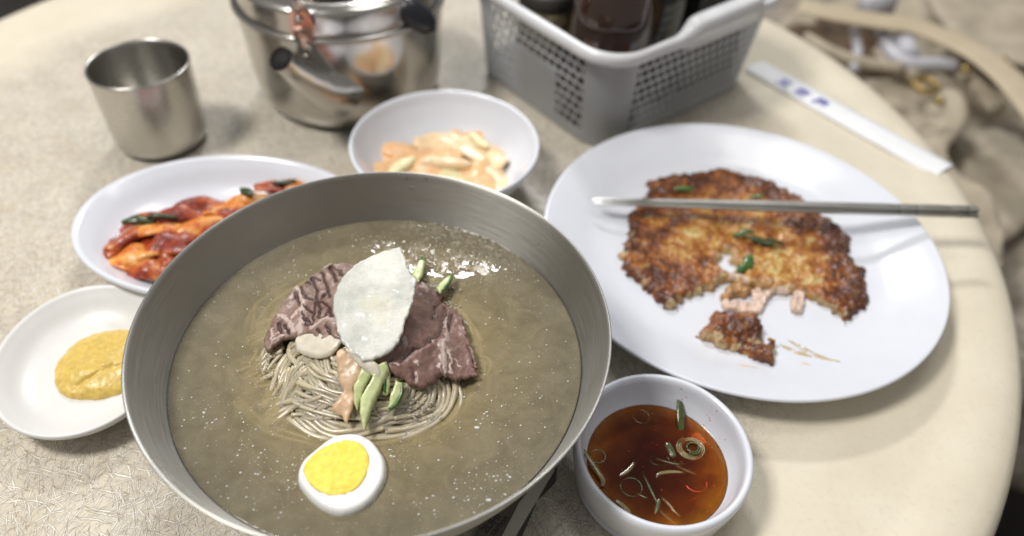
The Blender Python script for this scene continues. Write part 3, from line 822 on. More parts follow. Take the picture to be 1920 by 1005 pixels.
# ------------------------------------------------------------------ dishes
def dish(name, c, ax, rot, prof_in, prof_out, mat, label, cat, seg=128):
    r = empty(name, (c[0], c[1], 0), label, cat)
    V, F = lathe([tuple(p) for p in prof_in] + prof_out, (c[0], c[1], 0), seg, ax, rot)
    obj('dish_body', V, F, mat, r)
    return r
PC = (.1465, .3580); PR = .1272
pin = smooth_prof([(.0, .0052), (.3, .0052), (.60, .0056), (.72, .0078), (.84, .0140), (.94, .0192), (.985, .0213)], 5)
pout = [(.996, .0219), (1.003, .0212), (1.004, .0202), (.992, .0186)] + [tuple(p) for p in smooth_prof([(.94, .0150), (.84, .0098), (.72, .0040), (.62, .0022), (.60, .0004), (.56, .0004), (.55, .0018), (.0, .0018)], 3)]
sc_ = lambda pr, r: [(a * r, b) for a, b in pr]
pancake_plate = dish('round_plate', PC, (1, 1), 0, sc_(pin, PR), sc_(pout, PR), M['melamine'], 'large round white plate holding the half eaten pancake', 'plate')
plate_z = lambda r: np.interp(r / PR, [p[0] for p in pin], [p[1] for p in pin])
plate_zxy = lambda x, y: plate_z(np.hypot(x - PC[0], y - PC[1]))

# oval kimchi plate
KC = (-.1835, .3432); KA = (.0915, .0668)
kin = smooth_prof([(.0, .0045), (.45, .0045), (.62, .0058), (.76, .0110), (.88, .0190), (.95, .0232)], 5)
kout = [(.975, .0246), (.995, .0244), (1.003, .0232), (1.0, .0216), (.975, .0196)] + [tuple(p) for p in smooth_prof([(.90, .0135), (.78, .0060), (.64, .0018), (.60, .0004), (.56, .0004), (.54, .0018), (.0, .0018)], 3)]
dish('oval_plate', KC, KA, 0, kin, kout, M['melamine'], 'oval white side plate of red kimchi behind the steel bowl', 'plate')
# mustard dish
UC = (-.2270, .2376); UA = (.0522, .0452)
uin = smooth_prof([(.0, .0050), (.45, .0052), (.70, .0078), (.88, .0140), (.95, .0166)], 5)
uout = [(.975, .0176), (.997, .0174), (1.003, .0160), (.99, .0142)] + [tuple(p) for p in smooth_prof([(.93, .0100), (.80, .0040), (.66, .0008), (.0, .0008)], 3)]
dish('mustard_dish', UC, UA, R(112), uin, uout, M['melamine_matt'], 'small shallow off white dish with mustard at the left edge', 'dish')
# radish bowl
QC = (-.0510, .4182); QR = .0650
qin = smooth_prof([(.0, .0062), (.40, .0066), (.60, .0100), (.78, .0190), (.90, .0300), (.95, .0368)], 5)
qout = [(.965, .0392), (.985, .0400), (1.002, .0392), (1.0, .0374), (.985, .0350)] + [tuple(p) for p in smooth_prof([(.93, .0270), (.80, .0150), (.62, .0062), (.50, .0040), (.48, .0004), (.45, .0004), (.44, .0030), (.0, .0030)], 3)]
dish('side_bowl', QC, (1, 1), 0, sc_(qin, QR), sc_(qout, QR), M['melamine'], 'round white side bowl of pickled radish in front of the basket', 'bowl')
# sauce dish
SCc = (.0779, .1940); SR = .0436
sin_ = smooth_prof([(.0, .0036), (.35, .0044), (.58, .0066), (.72, .0095), (.80, .0126), (.87, .0195), (.905, .0262)], 6)
sout = [(.915, .0290), (.940, .0302), (.975, .0300), (.996, .0288), (1.0, .0265)] + [tuple(p) for p in smooth_prof([(.985, .0200), (.95, .0110), (.90, .0040), (.84, .0006), (.0, .0006)], 4)]
dish('sauce_dish', SCc, (1, 1), 0, sc_(sin_, SR), sc_(sout, SR), M['melamine'], 'small thick walled white dish of soy sauce right of the steel bowl', 'dish')
zsauce = .0132
rs = float(np.interp(zsauce, [p[1] for p in sin_], [p[0] for p in sin_])) * SR
low = [(max(p[0] * SR - .0002, 0), p[1] + .0002) for p in sin_ if p[1] < zsauce - .0008]
topc = [(rs - .0001, zsauce + .00005), (rs - .001, zsauce)] + [(rs * k / 8, zsauce) for k in range(7, 0, -1)] + [(.0003, zsauce)]
pr_ = low[1:] + topc
V, F = lathe(pr_, (SCc[0], SCc[1], 0), 96)
F.append(tuple(i * len(pr_) for i in range(96))[::-1]); F.append(tuple(i * len(pr_) + len(pr_) - 1 for i in range(96)))
grp(obj('soy_sauce', V, F, M['sauce'], origin=(SCc[0], SCc[1], zsauce)), 'reddish brown soy and vinegar sauce in the small white dish', 'sauce')

# scallions and chilli in the sauce (one piece = one thing)
def S(x, y, z=None): return P(1000 + x / 2.914, 660 + y / 2.914, zsauce if z is None else z)
def ring(c, r, e, rot, rad, mat, label, z=-.0006, turns=1.0, grp_='scallion pieces in the soy sauce'):
    q = []
    k = int(26 * turns)
    for i in range(k + 1):
        a = rot + 2 * math.pi * turns * i / k
        rr = r * (1 - .38 * (i / k) * (turns > 1.2))
        q.append((c[0] + rr * math.cos(a), c[1] + rr * e * math.sin(a), zsauce + z + .0002 * math.sin(2 * a)))
    V, F = tube(q, rad, 7, 1.4)
    grp(obj('scallion_ring', V, F, mat), label, 'scallion', grp_)
ring(S(590,352), .0043, .95, 0, .00045, M['scallion_pale'], 'thin scallion ring at the far side of the soy sauce')
ring(S(535,738), .0052, .95, 1, .00055, M['scallion'], 'scallion ring in the lower left of the soy sauce')
ring(S(862,525), .0074, .9, 2, .00060, M['scallion_pale'], 'largest coiled scallion slice in the soy sauce', turns=2.6)
ring(S(870,530), .0040, .9, 4, .00050, M['scallion'], 'small ring nested inside the largest coiled scallion slice', z=.0009, turns=1.4)
ring(S(690,590), .0050, .6, 2, .00040, M['scallion'], 'half sunken scallion ring near the middle of the sauce', z=-.0006, turns=.8)
ring(S(890,720), .0052, .8, 3.4, .00040, M['chilli'], 'reddish translucent ring at the lower right of the sauce', z=-.0004, turns=.5)
ring(S(350,570), .0040, .9, 1, .00060, M['scallion'], 'scallion ring against the left wall of the sauce dish')
def strip(pts, w, mat, label, lift=(0, 0), th=.35):
    z0 = zsauce - .0003
    q = [S(x, y, z0 + lift[0] + (lift[1] - lift[0]) * i / (len(pts) - 1)) for i, (x, y) in enumerate(pts)]
    q = np.array(smooth_prof(q, 6)); t = np.linspace(0, 1, len(q))
    V, F = tube(q, w * (.55 + .45 * np.sin(t * 3.14) ** .6), 8, th)
    grp(obj('scallion_strip', V, F, mat), label, 'scallion', 'scallion pieces in the soy sauce')
strip([(800,255),(803,320),(805,380),(808,430)], .0021, M['scallion'], 'upright dark green scallion piece leaning on the far wall of the sauce dish', (.006, .0), .3)
strip([(730,495),(745,530),(770,575)], .0022, M['scallion'], 'short broad green scallion leaf in the middle of the sauce')
strip([(665,580),(720,598),(780,612),(830,610)], .0010, M['scallion'], 'thin green scallion strip crossing the middle of the sauce')
strip([(780,620),(830,645),(890,668)], .0009, M['scallion_pale'], 'yellowish scallion sliver below the largest coil')
strip([(670,690),(690,665),(760,655),(830,660)], .0012, M['scallion_pale'], 'white bent scallion strip in the middle of the sauce')
strip([(465,680),(500,660),(530,635),(555,600)], .0013, M['scallion_pale'], 'short pale scallion sliver left of the middle of the sauce')
strip([(595,655),(625,720),(655,780),(690,850)], .0011, M['scallion'], 'long slanting scallion strip at the near side of the sauce')
strip([(700,790),(740,830),(770,870),(805,900)], .0010, M['scallion_pale'], 'pale scallion strip near the front wall of the sauce dish')
strip([(560,770),(600,790),(630,800)], .0010, M['scallion'], 'tiny green scallion sliver near the lower left ring')
strip([(260,520),(310,590),(350,650),(380,700),(375,735)], .0013, M['scallion_pale'], 'long pale scallion strip lying on the left wall of the sauce dish', (.0045, .0015))
strip([(450,810),(490,840),(530,880)], .0013, M['scallion_pale'], 'white scallion strip at the lower left wall of the sauce dish', (.002, .001))
strip([(690,860),(740,910),(790,950)], .0009, M['scallion'], 'thin scallion strip reaching the front wall of the sauce dish')
strip([(665,890),(680,840),(690,800)], .0013, M['scallion'], 'dark scallion stub at the near side of the sauce')
parts = []
for i in range(70):
    a = RNG.uniform(0, 6.28); r = rs * RNG.uniform(.2, 1.02)
    if i < 30: a, r = RNG.uniform(.3, 1.3), rs * RNG.uniform(.85, 1.16)
    x, y = SCc[0] + r * math.cos(a), SCc[1] + r * math.sin(a)
    z = max(zsauce, float(np.interp(r / SR, [p[0] for p in sin_], [p[1] for p in sin_]))) + .0002
    s = RNG.uniform(.00015, .0004)
    parts.append((ico * np.array((s * 1.4, s, s * .6)) + np.array((x, y, z)), icf))
V, F = join(parts)
grp(obj('chilli_flecks', V, F, M['chilli']), 'fine red chilli flecks in and around the soy sauce', 'chilli', kind='stuff')

# mustard
def mz(x, y): 
    return np.interp(np.hypot((x - UC[0]), (y - UC[1])) / .049, [p[0] for p in uin], [p[1] for p in uin])
ML = [(100,701),(108,676),(131,651),(161,631),(201,620),(240,618),(275,630),(292,665),(285,705),(245,730),(201,744),(171,747),(131,744),(108,731)]
mf = lambda x, y: .0062 + 0 * x
mcr = [([PS(x, y, lambda a, b: .0095)[:2] for x, y in [(148,722),(175,712),(200,698),(235,688)]], 1)]
def mtop(x, y, d):
    V = np.c_[x, y, x]
    return .0062 + .0070 * np.clip(d / .014, 0, 1) ** .6 - .0018 * polyfield(warp(V), mcr, .0022) + fbm(x, y, 170, 4, 6) * .0012
V, F, at = slab([pxloop(ML, lambda a, b: .0068)], .00075, mtop, lambda x, y: mz(x, y) - .0004, .0016, .25, .0004)
grp(obj('mustard', V, F, M['mustard'], attrs={'edge': at}), 'dollop of grainy yellow mustard with a swiped crease', 'mustard')

# ------------------------------------------------------------------ kimchi
kim = empty('kimchi', (KC[0] + .01, KC[1] - .005, .0045), 'heap of cut red cabbage kimchi on the oval plate', 'kimchi')
KL = [(192,446),(211,430),(223,411),(245,399),(289,392),(339,383),(395,368),(432,371),(479,358),(501,339),(536,331),(582,335),(620,350),(560,420),(430,500),(295,516),(254,511),(214,499),(196,470)]
kz = lambda a, b: .016
KW = np.array(pxloop(KL, kz))
V, F, at = slab([KW], .0016, lambda x, y, d: .007 + .012 * np.clip(d / .018, 0, 1) ** .7 + fbm(x, y, 70, 3, 2) * .008, .0050, .004, .2)
obj('heap', V, F, M['kimchi_red'], kim)
def leaf(c, ln, wd, ang, tilt, mat, parent, name, amp=.004, seed=0, th=.0012, curl=.35):
    nu, nv = 15, 9
    V = []
    for s in (0, 1):
        for i in range(nu):
            for j in range(nv):
                u, v = i / (nu - 1) - .5, j / (nv - 1) - .5
                w = wd * (1 - .55 * abs(2 * u) ** 2.2)
                x, y = u * ln, v * w
                z = float(vnoise(x * 90 + seed, y * 110, 1, seed)) * amp * 1.5 + curl * wd * (abs(2 * v) ** 2) * -.5 + tilt * x - (u * 2) ** 2 * ln * .06 - s * th
                V.append((c[0] + x * math.cos(ang) - y * math.sin(ang), c[1] + x * math.sin(ang) + y * math.cos(ang), c[2] + z))
    F = []
    K = nu * nv
    for i in range(nu - 1):
        for j in range(nv - 1):
            a = i * nv + j
            F.append((a, a + nv, a + nv + 1, a + 1)); F.append((a + K, a + 1 + K, a + nv + 1 + K, a + nv + K))
    bd = [j for j in range(nv)] + [i * nv + nv - 1 for i in range(1, nu)] + [(nu - 1) * nv + j for j in range(nv - 2, -1, -1)] + [i * nv for i in range(nu - 2, 0, -1)]
    for a, b in zip(bd, bd[1:] + bd[:1]): F.append((a, b, b + K, a + K))
    return obj(name, V, F, mat, parent)
rs_ = random.Random(5)
for k, (px, py, ln, wd, an, mt) in enumerate([(250,470,.034,.018,18,'kimchi_pale'),(232,440,.028,.016,60,'kimchi_red'),(285,425,.036,.014,15,'kimchi_pale'),(275,480,.035,.016,12,'kimchi_pale'),(330,400,.042,.013,22,'kimchi_red'),(330,440,.030,.016,35,'kimchi_red'),(370,420,.04,.016,30,'kimchi_pale'),(420,385,.045,.012,24,'kimchi_pale'),(385,378,.04,.012,20,'kimchi_red'),(470,370,.035,.012,15,'kimchi_pale'),(520,348,.030,.014,10,'kimchi_red'),(560,345,.03,.014,-5,'kimchi_pale'),(300,500,.04,.014,8,'kimchi_red'),(225,485,.024,.013,-25,'kimchi_pale'),(350,460,.034,.016,40,'kimchi_pale'),(310,455,.03,.013,-12,'kimchi_red'),(260,410,.026,.012,30,'kimchi_red'),(440,400,.04,.014,28,'kimchi_red'),(215,460,.02,.012,80,'kimchi_red'),(500,380,.04,.014,20,'kimchi_red')]):
    z = .0185 + rs_.uniform(-.001, .004)
    c = P(px, py, z)
    leaf(c, ln, wd, R(an), rs_.uniform(-.12, .12), M[mt], kim, 'cabbage_leaf', .005, k + 1)
for k, (px, py, ln, wd, an) in enumerate([(258,408,.020,.006,12),(300,404,.020,.004,5),(462,356,.012,.006,-30),(530,337,.016,.005,20)]):
    leaf(P(px, py, .025), ln, wd, R(an), .05, M['leaf_green'], kim, 'green_leaf', .003, k + 40)

# ------------------------------------------------------------------ pickled radish slices
def B(x, y, z): return P(640 + x / 4.785, 160 + y / 4.785, z)
rd = [(1250,380,.018,.026,.020,30,'radish_bowl','large rounded peach radish slice at the far side of the bowl'),
      (1060,400,.018,.020,.016,80,'radish_bowl','peach radish slice standing left of the large far slice'),
      (900,490,.021,.034,.018,-8,'radish_cream','folded cream radish slice in the middle of the heap'),
      (860,590,.024,.030,.014,-4,'radish_bowl','curled peach radish slice in front of the folded one'),
      (1200,530,.022,.046,.018,-32,'radish_cream','long pale translucent radish slice sloping to the right'),
      (1380,590,.014,.018,.012,-40,'radish_bowl','small orange radish slice at the right of the heap'),
      (380,560,.018,.032,.020,20,'radish_bowl','round orange rimmed radish slice at the left of the heap'),
      (540,570,.019,.034,.015,-14,'radish_bowl','arched peach radish slice above the green tinged stick'),
      (420,700,.018,.030,.018,40,'radish_bowl','peach radish slice low at the left of the heap'),
      (930,660,.026,.030,.008,4,'radish_cream','thick straight radish stick across the middle of the heap'),
      (700,720,.022,.038,.018,-10,'radish_bowl','wide peach radish slice at the near left of the heap'),
      (960,760,.020,.022,.018,0,'radish_green','olive tinged radish piece under the thick straight stick'),
      (1150,740,.020,.030,.020,50,'radish_bowl','peach radish slice right of the thick straight stick'),
      (1320,770,.018,.034,.022,-50,'radish_cream','pale radish slice at the near right of the heap'),
      (1220,830,.019,.030,.018,-60,'radish_bowl','peach radish slice next to the steel bowl rim'),
      (820,820,.017,.036,.020,10,'radish_bowl','peach radish slice at the front of the heap'),
      (540,690,.026,.020,.007,48,'radish_green','yellow green radish stick at the left of the heap'),
      (1230,470,.026,.018,.005,-50,'radish_green','thin yellow green edged sliver on the far slice')]
for k, (x, y, z, ln, wd, an, mt, lab) in enumerate(rd):
    o = leaf(B(x, y, z), ln * 1.2, wd * 1.25, R(an), 0, M[mt], None, 'radish_slice', .0035, 60 + k, .0022 if 'stick' not in lab else .005, .25)
    grp(o, lab, 'radish slice', 'pickled radish slices in the white side bowl')
bz = [(QC[0] + .036 * math.cos(a), QC[1] - .004 + .030 * math.sin(a)) for a in np.linspace(0, 6.28, 24)[:-1]]
V, F, at = slab([bz], .0022, lambda x, y, d: .008 + .008 * np.clip(d / .016, 0, 1) + fbm(x, y, 110, 2, 4) * .006, .0066, .003, .2)
grp(obj('radish_heap', V, F, M['radish_bowl']), 'mass of overlapping radish pieces at the bottom of the side bowl', 'pickled radish', kind='stuff')

# ------------------------------------------------------------------ pancake
PL = [(1218,330),(1237,324),(1296,317),(1351,310),(1406,319),(1429,326),(1452,335),(1479,349),(1507,362),(1530,385),(1548,399),(1580,417),(1596,436),(1598,472),(1608,490),(1628,497),(1621,513),(1628,527),(1631,559),(1617,573),(1601,582),(1592,598),(1585,582),(1557,564),(1534,550),(1516,543),(1479,535),(1452,536),(1420,530),(1388,523),(1366,514),(1342,527),(1315,539),(1287,550),(1278,555),(1260,568),(1237,555),(1218,536),(1200,518),(1177,500),(1166,472),(1173,449),(1182,422),(1182,390),(1205,370),(1218,350)]
PH = [(1358,463),(1376,466),(1374,481),(1392,490),(1384,502),(1366,501),(1352,487),(1353,472)]
pz = lambda a, b: .0125
pout_w = np.array(pxloop(PL, pz)); phole = np.array(pxloop(PH, pz))
nout = 23     # the first points run along the uncut fried rim
crust = list(pout_w[:23]) ; bite = pout_w[22:36]; crust2 = pout_w[34:]
def openfield(V, line):
    a = np.array(line); best = np.full(len(V), 1e9)
    for p, q in zip(a[:-1], a[1:]):
        d = q - p; t = np.clip(((V[:, :2] - p) @ d) / (d @ d), 0, 1)
        best = np.minimum(best, np.hypot(*((p + t[:, None] * d) - V[:, :2]).T))
    return best
def ptop(x, y, d):
    return .0098 + fbm(x, y, 80, 4, 5) * .0034 + np.abs(fbm(x, y, 330, 3, 8)) * .0020 + .0010 * np.clip(1 - d / .006, 0, 1)
V, F, at = slab([pout_w, phole], .00095, ptop, lambda x, y: plate_zxy(x, y) + .0003, .0042, .10, .0022, 7, False)
bf = np.minimum(openfield(V, bite), openfield(V, np.vstack([phole, phole[:1]])))
N2 = len(V) // 2; bf[N2:] = np.minimum(bf[N2:], .004)
rim = np.minimum(openfield(V, crust), openfield(V, crust2))
pk = empty('pancake', (PC[0], PC[1], .0055), 'golden brown fried mung bean pancake with its near middle eaten away', 'pancake')
obj('pancake_body', V, F, M['pancake'], pk, attrs={'bite': bf, 'rim': rim})
for k, (px, py, ln, wd, an) in enumerate([(1396,434,.014,.004,10),(1430,448,.016,.005,-20),(1405,486,.012,.007,70),(1393,497,.010,.005,45),(1283,352,.014,.004,0),(1420,365,.010,.003,0),(1455,450,.012,.003,-25)]):
    leaf(P(px, py, .0155), ln, wd, R(an), .05, M['leaf_green'] if k in (1, 6) else M['cuc_skin'], pk, 'scallion_piece', .002, 90 + k, .0008)
def shred(pts, z0, z1, label, mat='pork', seed=0):
    L = [P(1300 + x / 5.583, 520 + y / 5.583, z1)[:2] for x, y in pts]
    V, F, at = slab([L], .0007, lambda x, y, d: z1 + fbm(x, y, 260, 3, seed) * .0022 + np.sin((x * .8 + y) * 2600 + seed) * .00012, z0, .0016, .3, .0008, seed)
    grp(obj('pork_shred', V, F, M[mat]), label, 'pork', 'pork shreds sticking out of the pancake')
shred([(310,225),(325,300),(420,335),(540,362),(640,352),(735,330),(768,250),(765,180),(700,130),(620,120),(612,200),(575,245),(450,225),(350,212)], .0060, .0092, 'pale pork shred bent round towards the torn pancake piece', seed=3)
shred([(300,195),(322,120),(400,60),(480,25),(570,55),(612,115),(560,170),(500,150),(430,170),(350,215)], .0062, .0112, 'brown fried pork shred above the bent pale one', 'pork_fried', seed=5)
shred([(640,110),(690,20),(780,30),(860,50),(1000,70),(1065,40),(1060,105),(950,135),(840,135),(790,205),(740,190),(700,150)], .0062, .0104, 'wide pale pork shred along the bitten edge', seed=7)
shred([(1058,70),(1110,40),(1185,70),(1172,200),(1168,300),(1140,338),(1075,335),(1035,290),(1042,190)], .0060, .0096, 'pork shred hanging straight down from the bitten edge', seed=9)
shred([(600,20),(680,-20),(790,-20),(850,30),(820,75),(740,90),(660,70)], .0090, .0130, 'small golden fried shred on top of the pork', 'pork_fried', seed=11)
shred([(370,-40),(470,-60),(560,-30),(640,0),(600,40),(500,10),(420,0)], .0080, .0118, 'pale shred bridging to the left lobe of the pancake', seed=13)
FL = [(1306,622),(1315,612),(1333,596),(1338,583),(1360,580),(1388,584),(1415,580),(1429,596),(1431,628),(1438,642),(1452,638),(1457,660),(1450,669),(1447,683),(1429,674),(1406,660),(1374,653),(1351,646),(1338,633),(1318,629)]
fz = lambda a, b: .0110
fw = np.array(pxloop(FL, fz))
V, F, at = slab([fw], .0009, lambda x, y, d: .0120 + fbm(x, y, 120, 4, 9) * .0045 + np.abs(fbm(x, y, 420, 3, 8)) * .002, lambda x, y: plate_zxy(x, y) + .0003, .0034, .12, .0018, 12, False)
bf = openfield(V, fw[16:]) ; N2 = len(V) // 2; bf[N2:] = .004
grp(obj('pancake_piece', V, F, M['pancake'], attrs={'bite': bf, 'rim': openfield(V, fw[5:15])}), 'torn off brown pancake piece at the front of the plate', 'pancake')
# crumbs and smears
for k, (px, py, s, lab) in enumerate([(1643,585,.0011,'golden crumb right of the pancake corner'),(1271,582,.0005,'tiny crumb below the left lobe of the pancake'),(1347,663,.0004,'dark speck on the plate in front of the torn piece'),(1445,637,.0013,'pale crumb on the edge of the torn piece')]):
    c = P(px, py, .0062 if k != 3 else .0125)
    V = ico * np.array((s * 1.5, s, s)) * RNG.uniform(.7, 1.3, (12, 1)) + c
    grp(obj('crumb', V, icf, M['crumb']), lab, 'crumb')
def smear(pts, w, label):
    q = np.array([P(x, y, .006) for x, y in pts]); q[:, 2] = plate_zxy(q[:, 0], q[:, 1]) + .0001
    q = np.array(smooth_prof(q, 6)); t = np.linspace(0, 1, len(q))
    V, F = tube(q, w * np.sin(.25 + 2.6 * t), 8, .08)
    grp(obj('oil_smear', V, F, M['grease'] if w > .0012 else M['radish_cream']), label, 'smear', 'oil smears on the white plate')
smear([(1380,693),(1395,695),(1416,699)], .0008, 'short oily streak in front of the torn pancake piece')
smear([(1497,687),(1506,689),(1515,692)], .0010, 'oval orange drop at the front of the plate')
smear([(1478,637),(1500,650),(1520,665),(1545,680),(1570,690)], .0022, 'long faint greasy smear right of the torn piece')
smear([(1462,645),(1490,660),(1520,672)], .0018, 'faint inner greasy smear beside the torn piece')

# ------------------------------------------------------------------ chopsticks
def chopstick(p0, p1, w0, w1, label):
    root = empty('chopstick', tuple(p0), label, 'chopstick', 'pair of steel chopsticks resting on the pancake')
    a, b = np.array(p0), np.array(p1)
    n = 44; V = []
    d = (b - a) / np.linalg.norm(b - a); s = np.cross(d, (0, 0, 1)); s /= np.linalg.norm(s); u = np.cross(s, d)
    for i in range(n + 1):
        t = i / n; c = a + (b - a) * t
        w = w0 + (w1 - w0) * min(1, t * 2.2); th = w * .48
        for g in (.80, .845, .93, .975):
            if abs(t - g) < .006: w *= .93; th *= .82
        if i == 0: w *= .35; th *= .3
        for x, z in ((-1, -.55), (-.8, -1), (.8, -1), (1, -.55), (1, .55), (.8, 1), (-.8, 1), (-1, .55)):
            V.append(c + s * x * w + u * z * th)
    F = []
    for i in range(n):
        for k in range(8):
            l = (k + 1) % 8
            F.append((i * 8 + k, i * 8 + l, (i + 1) * 8 + l, (i + 1) * 8 + k))
    F += [tuple(range(8))[::-1], tuple(n * 8 + k for k in range(8))]
    obj('shaft', V, F, M['chop_steel'], root, smooth=False)
    for g in (.80, .845, .975):
        c = a + (b - a) * g
        V, F = tube([c - d * .0004, c + d * .0004], [w1 * 1.04] * 2, 8, .52)
        obj('handle_groove', V, F, M['dark_steel'], root, smooth=False)
chopstick(P(1110, 374, .0200), P(1833, 392, .0365), .0011, .0026, 'upper steel chopstick lying across the pancake')
chopstick(P(1114, 381, .0190), P(1832, 403, .0335), .0011, .0026, 'lower steel chopstick lying across the pancake')

# ------------------------------------------------------------------ paper sleeve with blue print
a = P(1414, 124, .0012); b = P(1770, 322, .0012)
d = (b - a); ln = np.linalg.norm(d); d /= ln; s = np.array((d[1], -d[0], 0))
sl = empty('chopstick_sleeve', tuple((a + b) / 2 * np.array((1, 1, 0))), 'white paper chopstick sleeve printed with blue characters beside the basket', 'chopstick sleeve')
V = []
nn = 30; wd = .0135
for zf in (1, 0):
    for i in range(nn + 1):
        for j in range(5):
            v = j / 4 * 2 - 1
            c = a + d * ln * i / nn + s * v * wd
            z = .0005 + zf * (.0016 + .0016 * (1 - v * v)) + (.0005 * vnoise(i * .5, j * .7) if zf else 0)
            V.append((c[0], c[1], z))
F = []; K = (nn + 1) * 5
for i in range(nn):
    for j in range(4):
        q = i * 5 + j
        F.append((q, q + 1, q + 6, q + 5)); F.append((q + K, q + 5 + K, q + 6 + K, q + 1 + K))
    F.append((i * 5, i * 5 + 5, i * 5 + 5 + K, i * 5 + K)); F.append((i * 5 + 4, i * 5 + 4 + K, i * 5 + 9 + K, i * 5 + 9))
obj('paper', V, F, M['paper'], sl)
def text(body, loc, size, rotm, mat, parent, name='print', ext=.0001):
    cu_ = bpy.data.curves.new(name, 'FONT'); cu_.body = body; cu_.size = size
    cu_.align_x = 'CENTER'; cu_.align_y = 'CENTER'; cu_.extrude = ext; cu_.offset = size * .02
    t = bpy.data.objects.new('tmp_text', cu_); SC.collection.objects.link(t)
    bpy.context.view_layer.update()
    me = bpy.data.meshes.new_from_object(t.evaluated_get(bpy.context.evaluated_depsgraph_get()))
    bpy.data.objects.remove(t)
    V = np.array([tuple(rotm @ v.co + Vector(loc)) for v in me.vertices]); F = [tuple(p.vertices) for p in me.polygons]
    if len(V): return obj(name, V, F, mat, parent, smooth=False)
ang = math.atan2(d[1], d[0])
for ch, (px, py) in zip('又來屋', [(1470,155),(1504,173),(1538,192)]):
    c = P(px, py, .0042)
    text(ch, c, .0130, Matrix.Rotation(ang, 3, 'Z'), M['blue_ink'], sl)

# ------------------------------------------------------------------ scissors under the bowl
sx = empty('scissors', tuple(P(960, 980, .0)), 'dark steel kitchen scissors half hidden under the near rim of the steel bowl', 'scissors')
def plate_piece(pts, z0, z1, mat, name):
    L = np.array([P(x, y, z1)[:2] for x, y in pts]); n = len(L)
    V = np.vstack([np.c_[L, np.full(n, z1)], np.c_[L, np.full(n, z0)]])
    F = [tuple(range(n)), tuple(range(2 * n - 1, n - 1, -1))] + [(i, i + n, (i + 1) % n + n, (i + 1) % n) for i in range(n)]
    return obj(name, V, F, mat, sx, smooth=False)
plate_piece([(880,1040),(892,1000),(910,975),(990,905),(1030,880),(985,945),(940,1040)], .0005, .0035, M['dull_steel'], 'blade_flat')
plate_piece([(915,1060),(941,1005),(973,943),(995,915),(1040,880),(1019,915),(966,1005),(940,1060)], .0008, .0050, M['blade_steel'], 'blade_bevel')
plate_piece([(940,1060),(966,1005),(1000,940),(1046,872),(1042,900),(1008,935),(978,1005),(952,1060)], .0006, .0030, M['dark_steel'], 'blade_back')
a_ = P(905, 1000, .0036); b_ = P(940, 960, .0036); an2 = math.atan2(b_[1] - a_[1], b_[0] - a_[0])
text('2UHI', P(921, 981, .0036), .0052, Matrix.Rotation(an2, 3, 'Z'), M['dark_steel'], sx, 'engraving', .00005)
text('carbon', P(936, 985, .0036), .0042, Matrix.Rotation(an2, 3, 'Z'), M['dark_steel'], sx, 'engraving', .00005)

# ------------------------------------------------------------------ cup
CC = (-.2700, .4560)
V, F = lathe([(0, .0035), (.028, .0036), (.0305, .006), (.0318, .012), (.0328, .060), (.0331, .0632), (.0338, .0640), (.0345, .0634), (.0345, .0615), (.0341, .058), (.0334, .012), (.0326, .006), (.030, .0015), (.027, .0005), (0, .0005)], (CC[0], CC[1], 0), 96)
cp = empty('steel_cup', (CC[0], CC[1], 0), 'small empty stainless steel cup left of the kettle', 'cup')
obj('cup_body', V, F, M['cup_steel'], cp)

# ------------------------------------------------------------------ kettle
KX = (-.1440, .5450)
kt = empty('kettle', (KX[0], KX[1], 0), 'polished stainless steel kettle with its spout facing the camera', 'kettle')
kp = smooth_prof([(.0, .001), (.060, .001), (.0680, .003), (.0725, .010), (.0745, .020), (.0765, .045), (.0780, .068), (.0782, .080)], 5)
V, F = lathe([tuple(p) for p in kp], (KX[0], KX[1], 0), 128)
obj('kettle_body', V, F, M['kettle_steel'], kt)
V, F = lathe([(.0775, .0795), (.0800, .0800), (.0812, .0815), (.0808, .0835), (.0790, .0845), (.0770, .0840)], (KX[0], KX[1], 0), 128, closed=True)
obj('rim_band', V, F, M['kettle_steel'], kt)
V, F = lathe([tuple(p) for p in smooth_prof([(.0772, .0842), (.0768, .0880), (.0766, .0980), (.0755, .1010), (.0700, .1040), (.0600, .1050)], 4)], (KX[0], KX[1], 0), 128)
obj('shoulder', V, F, M['kettle_steel'], kt)
ld = obj('lid', *lathe([tuple(p) for p in smooth_prof([(.0600, .1045), (.0640, .1062), (.0610, .1090), (.0450, .1150), (.0250, .1195), (.0, .1210)], 5)], (KX[0], KX[1], 0), 96), M['kettle_steel'], kt)
V, F = lathe([(.0, .1205), (.006, .1210), (.006, .128), (.014, .132), (.015, .138), (.010, .143), (.0, .144)], (KX[0], KX[1], 0), 32)
obj('lid_knob', V, F, M['black_plastic'], ld)
# spout: wide root low on the front of the body, tip up and to the left
s0 = np.array((-.1430, .4800, .042)); s1 = P(527, 111, .079)
path = [s0 * (1 - t) + s1 * t + np.array((0, 0, -.004 * math.sin(t * 3.14))) for t in np.linspace(-.15, 1, 24)]
rr = np.interp(np.linspace(0, 1, len(path)), [0, .2, .45, .7, .9, 1], [.026, .0225, .0165, .0120, .0090, .0085])
V, F = tube(path, rr, 28, 1.0, cap=False)
obj('spout', V, F, M['kettle_steel'], kt)
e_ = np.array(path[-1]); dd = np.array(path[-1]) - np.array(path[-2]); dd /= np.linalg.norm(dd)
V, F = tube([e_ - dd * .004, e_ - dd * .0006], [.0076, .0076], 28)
obj('spout_shade_plug', V, F, M['spout_shade'], kt)  # near-black plug, paints the shade inside the spout mouth
V, F = tube([e_ - dd * .0006, e_ + dd * .0006], [.0092, .0092], 28, 1.0, cap=False)
obj('spout_lip', V, F, M['kettle_steel'], kt)
